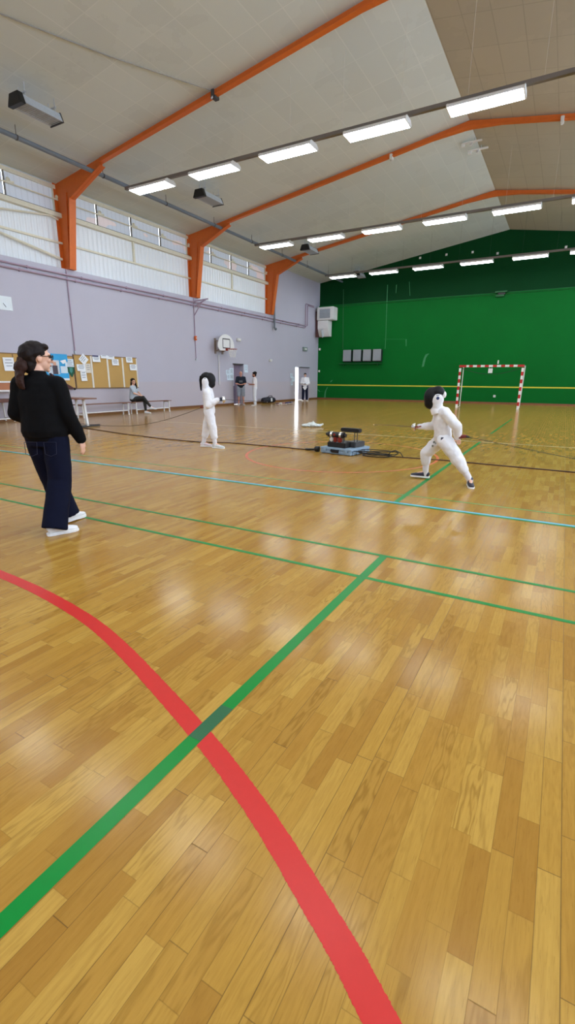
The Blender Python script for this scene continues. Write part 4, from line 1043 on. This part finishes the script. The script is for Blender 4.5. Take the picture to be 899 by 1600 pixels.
# ---- 1: the standing woman seen from behind
def standing_woman():
    J = dict(neck=(0, -.005, 1.425), shL=(-.165, 0, 1.345), shR=(.165, -.01, 1.345), elL=(-.235, -.005, 1.09), elR=(.225, -.02, 1.08), wrL=(-.12, .2, .98), wrR=(.285, .07, .845),
             hdL=((.7, .7, .0), (0, .3, -1), .6), hdR=((.10, .10, -1), (-1, .2, 0), .25), hipL=(-.09, 0, .9), hipR=(.09, 0, .9), knL=(-.06, .14, .5), knR=(.09, -.03, .48),
             anL=(.03, .2, .10), anR=(.06, -.2, .085), toeL=(.09, .36, .035), toeR=(.18, -.10, .03))
    t = thing('person', (-4.083, 2.70, 0), 'woman in a black sweater and wide navy jeans walking away, glasses, dark hair tied back', 'person', None, .562, True)
    H = Head((.01, .03, 1.573), -.95, -.06, 0, 1.04)
    body(t, J, H, M_skin, 1., .0065)
    H.face(t, M_hair_d)
    top(t, J, M_black_knit, 'sweater', 1., .074, .050, 1.06, -.02, 'wr', .96, True, .016, .011, .125, .018)
    m = MB().loft([((0, 0, .845), .168, .128), ((0, 0, .87), .178, .135), ((0, 0, .905), .178, .135)], (1, 0, 0), 26); m.remesh('sweater_hem', M_black_knit, t, .011, 2, .006, 14)
    for s in 'LR':
        w, e = V(J['wr'+s]), V(J['el'+s]); d = (w-e).normalized(); MB().cap(w-d*.07, w-d*.015, .044, .040).remesh('cuff', M_black_knit, t, .009, 2)
    m = MB().loft([((0, 0, .80), .165, .125), ((0, 0, .90), .168, .128), ((0, 0, .93), .160, .12)], (1, 0, 0))
    for s, xx in (('L', -1), ('R', 1)):                     # wide straight legs breaking over the shoes
        h, kn, an = V(J['hip'+s]), V(J['kn'+s]), V(J['an'+s]); e = V((an.x, an.y-.005, .055 if s == 'R' else .075))
        m.loft([(h+V((0, 0, .02)), .10, .115), (h.lerp(kn, .35), .112, .118), (kn, .104, .108), (kn.lerp(e, .55), .108, .108), (e, .112, .118)], (1, 0, 0), 22)
    j = m.remesh('jeans', M_denim, t, .011, 3, .014, 7)
    for xx, zz in ((.085, .79), (-.085, .79)):
        b = MB(); q = [(xx-.055, -.127, zz+.055), (xx+.055, -.127, zz+.055), (xx+.05, -.137, zz-.05), (xx, -.139, zz-.07), (xx-.05, -.137, zz-.05)]
        b.tube(q+[q[0]], .0028, 5); b.build('pocket_seam', paint('blue seam thread', (22, 28, 54), .7), j)
    for s in 'LR': shoe(t, J['an'+s], J['toe'+s], paint('white leather', (232, 232, 230), .45), paint('white rubber', (238, 238, 234), .5), 1.02)
    m = MB(); hair_cap(m, H)
    H.ell(m, (0, -.085, .02), (.088, .07, .09)); H.ell(m, (0, -.07, -.07), (.070, .055, .075)); H.ell(m, (-.035, -.06, -.06), (.05, .05, .06))
    m.remesh('hair', M_hair_d, t, .0085, 1, .014, 26)
    m = MB(); rnd = random.Random(5)
    for p in (((0, -.12, -.045), (.058, .05, .05)), ((.03, -.135, -.085), (.055, .05, .055)), ((-.03, -.14, -.095), (.05, .05, .055))): H.ell(m, *p)
    for i in range(26):                                     # wavy tail falling over one shoulder
        x0 = -.035+.07*rnd.random(); pts = []; ph = rnd.random()*6
        for j in range(9):
            f = j/8; pts.append(H(x0+.03*f+.016*math.sin(ph+f*8), -.125-.035*math.sin(f*2.4)+.02*math.cos(ph+f*7), -.07-.19*f*(.8+.3*rnd.random())))
        m.tube(pts, [.017*(1-.55*j/8) for j in range(9)], 7)
    m.remesh('ponytail', paint('chestnut brown hair', (52, 32, 25), .6, 0, .5, 40., 0., 60., 0., .2), t, .0085, 1, .02, 30)
    m = MB().tube([H(-.055+.11*k/10, -.1, -.03+.0*k) for k in range(11)], .012, 8); m.build('hair_tie', paint('dark green hair tie', (40, 44, 30), .7), t)
    g = MB()
    for e in (-1, 1):
        g.tube([H(e*.034+.026*math.cos(a), .102+.003*math.sin(a), .004+.021*math.sin(a)) for a in [2*PI*k/14 for k in range(15)]], .0032, 6, False)
        g.tube([H(e*.06, .10, .01), H(e*.078, .06, .012), H(e*.081, -.02, .008)], .0035, 6)
    g.tube([H(-.008, .106, .008), H(.008, .106, .008)], .003, 6); g.build('glasses', M_black, t)
    MB().tube([V(J['wrR'])+V((.036*math.cos(a)-.0, .036*math.sin(a), -.01)) for a in [2*PI*k/16 for k in range(17)]], .006, 6, False).build('bracelet', paint('red bracelet', (126, 30, 34), .5), t)
standing_woman()

# ---- fencers
def mask(t, H, badge=None):
    m = MB(); H.ell(m, (0, .040, .005), (.098, .118, .142)); H.ell(m, (0, .060, -.07), (.084, .092, .090)); H.ell(m, (0, -.03, .07), (.092, .10, .085))
    o = m.remesh('mask', M_mesh, t, .009, 3)
    m = MB()
    for e in (-1, 1): H.ell(m, (e*.076, -.035, -.035), (.036, .078, .086)); H.ell(m, (e*.055, -.03, -.11), (.05, .07, .06))
    m.loft([(H(0, -.02, -.11), .085*H.k, .075*H.k), (H(0, -.015, -.165), .10*H.k, .09*H.k), (H(0, -.03, -.225), .115*H.k, .085*H.k)], H.m @ V((1, 0, 0)))
    b = m.remesh('mask_bib', M_white_cloth, o, .010, 3)
    m = MB(); pts = [H(.098*math.cos(a), -.02-.10*math.sin(a)*.8, .03-.01*math.sin(a)) for a in [PI*k/12 for k in range(13)]]; m.tube(pts, .012, 7); m.build('mask_strap', paint('grey elastic', (150, 150, 152), .6), o)
    if badge:
        for e in (-1, 1): MB().ell(H(e*.112, -.04, -.01), V((.006, .022, .022))*H.k, H.m, 12, 8).build('badge', badge, b, True)
    return o
def epee(hand_p, d, label, length=.9, group='epees', guard=.062):
    d = V(d).normalized(); t = thing('epee', hand_p, label, 'sword', group)
    q = V(hand_p); x = d.cross(V((0, 0, 1))).normalized(); y = x.cross(d); R = Matrix((x, y, d)).transposed()
    g = MB().lathe([(.006, .062), (.02, .060), (guard*.7, .045), (guard, .010), (guard-.004, .006), (guard*.66, .038), (.006, .052)], (0, 0, 0), 'z', 24)
    g.v = [q + R @ v for v in g.v]; g.build('bell_guard', M_silver, t, True)
    MB().tube([q+d*.06, q+d*(.06+length*.5)-V((0, 0, .004)), q+d*(.06+length)-V((0, 0, .018))], [.0055, .0042, .003], 8).build('blade', paint('blade steel', (96, 92, 88), .35, .8), t, True)
    MB().lathe([(.005, 0), (.006, .012)], q+d*(.06+length)-V((0, 0, .018)), 'x', 8).build('point', M_galv, t)
    m = MB().cap(q-d*.10, q+d*.01, .014, .012); m.cap(q-d*.03, q-d*.03+y*.045, .010, .008); m.build('grip', M_black, t, True)
    return t
def world(t, p): return Matrix.Translation(t.location) @ Matrix.Rotation(t.rotation_euler.z, 4, 'Z') @ V(p)

def lunging_fencer():
    k = .86
    J = dict(neck=(0, .135, 1.03), shL=(-.135, .03, .975), shR=(.13, .13, .965), elL=(-.20, -.14, .80), elR=(.17, .16, .77), wrL=(-.13, -.16, .655), wrR=(.13, .33, .755),
             hdL=((.15, -.3, -1), (1, 0, 0), .6), hdR=((-.1, 1, .02), (-.3, 0, -1), 1.0), hipL=(-.085, .01, .60), hipR=(.085, .05, .60), knL=(-.15, -.20, .345), knR=(.13, .25, .38),
             anL=(-.155, -.375, .085), anR=(.14, .24, .095), toeL=(-.30, -.40, .028), toeR=(.14, .405, .05))
    t = thing('person', (-1.35, 6.85, 0), 'fencer in white with a black mask, stepping forward with bent front knee and dark shoes', 'person', None, math.radians(99), True)
    H = Head((0, .185, 1.17), 0, -.10, 0, .98)
    body(t, J, H, M_skin, k, .009)
    top(t, J, M_white_cloth, 'jacket', k, .082, .056, 1.04, -.02, 'wr', .97, True, .030)
    b = trousers(t, J, M_white_cloth, 'breeches', k, (.120, .100, .074), .48, 1.05, .034)
    for s in 'LR': 
        kn, an = V(J['kn'+s]), V(J['an'+s]); MB().chain((kn.lerp(an, .3), .058*k), (kn.lerp(an, .55), .056*k), (an, .05*k), (an-V((0, 0, .03*k)), .048*k)).remesh('sock', M_sock, t, .009, 2, .004, 20)
    M_sh = paint('dark navy shoe', (30, 30, 52), .5); 
    for s in 'LR': shoe(t, J['an'+s], J['toe'+s], M_sh, paint('white rubber', (238, 238, 234), .5), .92)
    mask(t, H, paint('blue badge', (44, 62, 110), .4))
    m = MB(); H.ell(m, (.0, -.115, .03), (.04, .035, .05)); m.remesh('mask_tongue', paint('white rubber', (238, 238, 234), .5), t, .01, 2)
    # printed number-like grey marks on the front thigh, dark label at the waist
    R = V(J['hipR']).lerp(J['knR'], .5)
    MB().box(-.182, -.15, .015, .055, .60, .65).build('waist_label', paint('dark label', (44, 46, 66), .6), t, bevel=.004)
    for i, q in enumerate(((-.004, .12, .545), (-.002, .165, .505), (.0, .075, .575), (-.006, .15, .56))): MB().ell(q, (.016, .014, .017)).build('printed_mark', paint('grey green print', (130, 140, 132), .8), b, True)
    w = V(J['wrR']); MB().cap(w-V((0, .05, 0)), w+V((-.005, .05, 0)), .040, .042).remesh('glove_cuff', M_white_cloth, t, .009, 2)
    g = MB(); hand(g, w, J['hdR'][0], J['hdR'][1], 1, .95, 1.0); 
    for i in range(len(g.v)): pass
    g.remesh('glove', paint('red brown glove', (150, 66, 48), .6), t, .0075, 1)
    return t, J
t, J = lunging_fencer()
hp = world(t, V(J['wrR'])+V((-.01, .10, -.01)))
dr = (world(t, V((0, 1, .05)))-world(t, V((0, 0, 0)))).normalized()
epee(hp, dr, 'epee held out by the lunging fencer, its silver guard before the glove', .55)
a = world(t, V((-.15, -.19, .665)))
c = thing('body_cord', a, 'dark body cord with a red plug trailing from the hip of the lunging fencer', 'cord', 'body cords')
MB().cap(a+V((-.01, 0, .0)), a+V((.07, .0, .01)), .03, .022).build('plug', paint('dark red plug', (110, 26, 26), .5), c, True)
MB().cap(a+V((.07, 0, .01)), a+V((.12, .01, 0)), .022, .010).build('plug_sleeve', M_black, c, True)
pts = []
for k in range(17):
    f = k/16; pts.append(V((a.x+.12+6.4*f, a.y+.01+1.9*f, a.z-(a.z-.12)*f-.22*math.sin(PI*f))))
MB().tube(pts, .0045, 6).build('wire', M_cabk, c)

def standing_fencer():
    k = .92
    J = dict(neck=(0, -.055, 1.225), shL=(-.15, -.06, 1.145), shR=(.15, -.045, 1.145), elL=(-.2, -.10, .92), elR=(.19, -.01, .885), wrL=(-.16, -.10, .79), wrR=(.13, .17, .985),
             hdL=((0, .4, -1), (1, 0, 0), .6), hdR=((-.1, 1, .12), (-.6, 0, -.6), 1.0), hipL=(-.085, -.05, .74), hipR=(.085, -.03, .74), knL=(-.08, -.13, .40), knR=(.085, .04, .40),
             anL=(-.08, -.215, .09), anR=(.09, .075, .085), toeL=(-.09, -.06, .03), toeR=(.12, .235, .028))
    t = thing('person', (-6.3, 7.9, 0), 'fencer in white with a black mask standing upright, epee held out before the waist', 'person', None, -1.126, True)
    H = Head((0, -.045, 1.375), .0, -.02, 0, 1.0)
    body(t, J, H, M_skin, k, .009)
    top(t, J, M_white_cloth, 'jacket', k, .082, .056, 1.0, -.02, 'wr', .97, True, .030)
    trousers(t, J, M_white_cloth, 'breeches', k, (.112, .095, .080), .52, 1.0, .032)
    for s in 'LR':
        kn, an = V(J['kn'+s]), V(J['an'+s]); MB().chain((kn.lerp(an, .35), .060*k), (kn.lerp(an, .6), .054*k), (an, .049*k), (an-V((0, 0, .03*k)), .047*k)).remesh('sock', M_sock, t, .009, 2, .004, 20)
    for s in 'LR': shoe(t, J['an'+s], J['toe'+s], paint('pinkish white shoe', (222, 208, 214) if s == 'L' else (206, 214, 214), .5) if s == 'L' else paint('pale grey shoe', (206, 214, 214), .5), paint('white rubber', (238, 238, 234), .5), .95)
    mask(t, H)
    m = MB(); H.ell(m, (0, -.075, .05), (.085, .075, .085)); m.tube([H(0, -.13, .07), H(.0, -.155, .0), H(.0, -.15, -.12), H(.0, -.145, -.22)], [.04, .03, .024, .012], 8)
    m.remesh('hair', M_hair_b, t, .009, 2, .008, 26)
    w = V(J['wrR']); g = MB(); hand(g, w, J['hdR'][0], J['hdR'][1], 1, .95, 1.0); g.remesh('glove', paint('dark blue grey glove', (50, 54, 66), .6), t, .0075, 1)
    return t, J
t, J = standing_fencer()
hp = world(t, V(J['wrR'])+V((-.01, .10, .01)))
dr = (world(t, V((-.05, 1, -.03)))-world(t, V((0, 0, 0)))).normalized()
epee(hp, dr, 'epee held by the upright fencer, round silver guard at the dark glove', .84, 'epees', .075)
a = world(t, V((-.10, -.185, .85)))
c = thing('body_cord', a, 'dark body cord with a brown red plug trailing from the back of the upright fencer', 'cord', 'body cords')
MB().cap(a+V((.02, .02, .0)), a+V((-.035, -.03, -.02)), .036, .028).build('plug', paint('brown red plug', (122, 52, 44), .5), c, True)
pts = []
for k in range(13):
    f = k/12; pts.append(V((a.x-.03-5.9*f, a.y-.02+1.35*f, a.z-.03-.72*f-.30*math.sin(PI*f)*(1-.5*f))))
MB().tube(pts, .0045, 6).build('wire', M_cabk, c)

# ---- the three men by the doors
def bystander(org, rz, label, k, shirt, long_sleeve, trous, short, hairm, skinm, arms, bald=False, shoes=(214, 212, 208), beard=False, yaw=0.):
    J = dict(neck=(0, 0, 1.49*k), shL=(-.18*k, 0, 1.41*k), shR=(.18*k, 0, 1.41*k), hipL=(-.095*k, 0, .93*k), hipR=(.095*k, 0, .93*k), knL=(-.115*k, .02, .50*k), knR=(.115*k, .02, .50*k),
             anL=(-.13*k, -.02, .09), anR=(.13*k, -.02, .09), toeL=(-.17*k, .14, .03), toeR=(.17*k, .14, .03))
    J.update(arms)
    t = thing('person', org, label, 'person', None, rz, True)
    H = Head((0, .02, 1.63*k), yaw, -.10, 0, 1.03*k)
    body(t, J, H, skinm, k, .011, girth=1.05)
    H.face(t, hairm)
    top(t, J, shirt, 'jacket' if long_sleeve else 't_shirt', k, .080 if long_sleeve else .078, .055, 1.12, -.03, 'wr' if long_sleeve else 'el', .97, long_sleeve, .014, .013)
    if short:
        m = MB().loft([((0, 0, .85*k), .17*k, .13*k), ((0, 0, 1.0*k), .172*k, .125*k)], (1, 0, 0))
        for s in 'LR': h, kn = V(J['hip'+s]), V(J['kn'+s]); m.chain((h, .125*k), (h.lerp(kn, .5), .115*k), (h.lerp(kn, .92), .105*k))
        m.remesh('shorts', trous, t, .013, 3, .014, 8)
    else: trousers(t, J, trous, 'trousers', k, (.118, .092, .078), .95, 1.03, .016, .013)
    for s in 'LR': shoe(t, J['an'+s], J['toe'+s], paint('shoe leather %d' % shoes[0], shoes, .5), M_off, 1.)
    m = MB()
    if bald: H.ell(m, (0, -.03, .02), (.080, .092, .070)); 
    else:
        hair_cap(m, H)
        if beard is not False: H.ell(m, (0, -.05, .07), (.098, .105, .085))
    m.remesh('hair', hairm, t, .010, 2, .010, 30)
    if beard: 
        m = MB(); H.ell(m, (0, .045, -.085), (.056, .055, .045)); m.remesh('beard', hairm, t, .009, 2)
    return t, J
folded = lambda k: dict(elL=(-.25*k, .04, 1.13*k), elR=(.25*k, .04, 1.13*k), wrL=(-.07*k, .24, 1.08*k), wrR=(.07*k, .24, 1.08*k), hdL=((1, .25, 0), (0, -.4, -1), .5), hdR=((-1, .25, 0), (0, -.4, -1), .5))
M_tee = cloth('charcoal tee', (40, 46, 56)); M_short = cloth('grey blue shorts', (150, 160, 170)); M_wtee = cloth('white tee', (226, 222, 222)); M_wtr = cloth('white trousers', (218, 222, 226))
t, J = bystander((-15.5, 22.1, 0), 3.76, 'bald man in a charcoal T-shirt and pale shorts standing before the closed door', 1.03, M_tee, False, M_short, True, paint('short grey hair', (120, 92, 82), .6), skin('ruddy skin', (206, 150, 128)), folded(1.03), True, (206, 204, 204))
MB().box(-.10, .10, .137, .150, 1.22, 1.32).build('shirt_print', paint('grey shirt print', (92, 98, 104), .7, var=.5, sc=14), t)
t2, J2 = bystander((-14.5, 21.95, 0), 2.16, 'dark haired man in white T-shirt and white trousers holding a phone beside the bald man', 1.0, M_wtee, False, M_wtr, False, M_hair_b, skin('olive skin', (176, 120, 96)),
          dict(elL=(-.23, .03, 1.13), elR=(.23, .03, 1.12), wrL=(-.06, .25, 1.10), wrR=(.10, .27, 1.14), hdL=((.6, 1, .1), (0, .2, -1), .5), hdR=((-.1, 1, .35), (-.3, .3, 1), .6)), False, (170, 168, 166), True)
MB().box(.075, .145, -.02, .03, .92, .96).build('pocket_mark', paint('grey mark', (110, 114, 120), .6), t2)
p = world(t2, V((.07, .40, 1.20)))
c = thing('phone', p, 'dark phone in the hand of the man in white', 'phone')
R = Matrix.Rotation(2.16, 3, 'Z') @ Matrix.Rotation(.6, 3, 'X'); m = MB().box(-.038, .038, -.078, .078, -.005, .005); m.v = [V(p)+R @ v for v in m.v]; m.build('case', M_black, c, bevel=.003)
m = MB().box(-.034, .034, -.072, .072, .005, .006); m.v = [V(p)+R @ v for v in m.v]; m.build('screen', paint('dark glass', (40, 46, 54), .15), c)
t3, J3 = bystander((-15.0, 28.75, 0), 3.62, 'man in a white fencing jacket and navy trousers standing in the open doorway', 1.02, M_white_cloth, True, M_navy, False, M_hair_d, M_skin, folded(1.02), False, (226, 226, 226), False)
MB().prism([(-.16, .93), (.16, .93), (.05, .74), (0, .71), (-.05, .74)], 'y', .115, .135).build('jacket_flap', M_white_cloth, t3, bevel=.004)
MB().box(-.06, .06, .30, .36, 1.09, 1.13).build('glove', paint('dark grey glove', (70, 66, 70), .6), t3, bevel=.01)

# ---- the woman sitting on the bench
def seated_woman():
    k = .97
    J = dict(neck=(0, .03, 1.13), shL=(-.16, .03, 1.06), shR=(.16, .03, 1.05), elL=(-.22, .14, .86), elR=(.215, .16, .82), wrL=(-.02, .34, .74), wrR=(.04, .40, .71),
             hdL=((.5, 1, -.2), (0, -.2, -1), .5), hdR=((-.4, 1, -.2), (0, -.2, -1), .5), hipL=(-.09, 0, .575), hipR=(.09, 0, .575), knL=(-.07, .44, .57), knR=(.03, .44, .66),
             anL=(-.09, .46, .10), anR=(-.16, .66, .27), toeL=(-.10, .63, .04), toeR=(-.20, .83, .20))
    t = thing('person', (-15.22, 14.08, 0), 'woman with long dark hair sitting cross-legged on the bench, pale top and dark trousers', 'person', None, -1.18, True)
    H = Head((.0, .06, 1.275), -.75, -.03, .08, .98)
    body(t, J, H, M_skin, k, .009)
    H.face(t, M_hair_d)
    top(t, J, cloth('pale blue grey blouse', (186, 196, 204)), 'blouse', k, .068, .05, 1.05, .0, 'el', 1., False, .014, .012, .12, .02)
    m = MB().loft([((0, .0, .53), .17, .14), ((0, 0, .66), .165, .125)], (1, 0, 0))
    for s in 'LR': m.chain((J['hip'+s], .10), (V(J['hip'+s]).lerp(J['kn'+s], .5), .086), (J['kn'+s], .068), (V(J['kn'+s]).lerp(J['an'+s], .4), .064), (V(J['kn'+s]).lerp(J['an'+s], .9), .048))
    m.remesh('trousers', cloth('dark olive trousers', (54, 54, 52)), t, .011, 3, .012, 9)
    for s in 'LR': shoe(t, J['an'+s], J['toe'+s], paint('white canvas', (226, 230, 232), .6), M_off, .95)
    m = MB(); hair_cap(m, H); H.ell(m, (0, -.05, .06), (.094, .095, .075))
    for e in (-1, 1):
        m.tube([H(e*.07, -.02, .03), H(e*.092, -.03, -.08), H(e*.105, -.02, -.2), H(e*.10, .02, -.30)], [.03, .036, .034, .018], 8)
    m.tube([H(0, -.085, 0), H(0, -.10, -.15), H(0, -.10, -.30)], [.07, .075, .04], 10); m.remesh('hair', M_hair_d, t, .010, 2, .012, 26)
    return t
seated_woman()
bpy.context.view_layer.update()
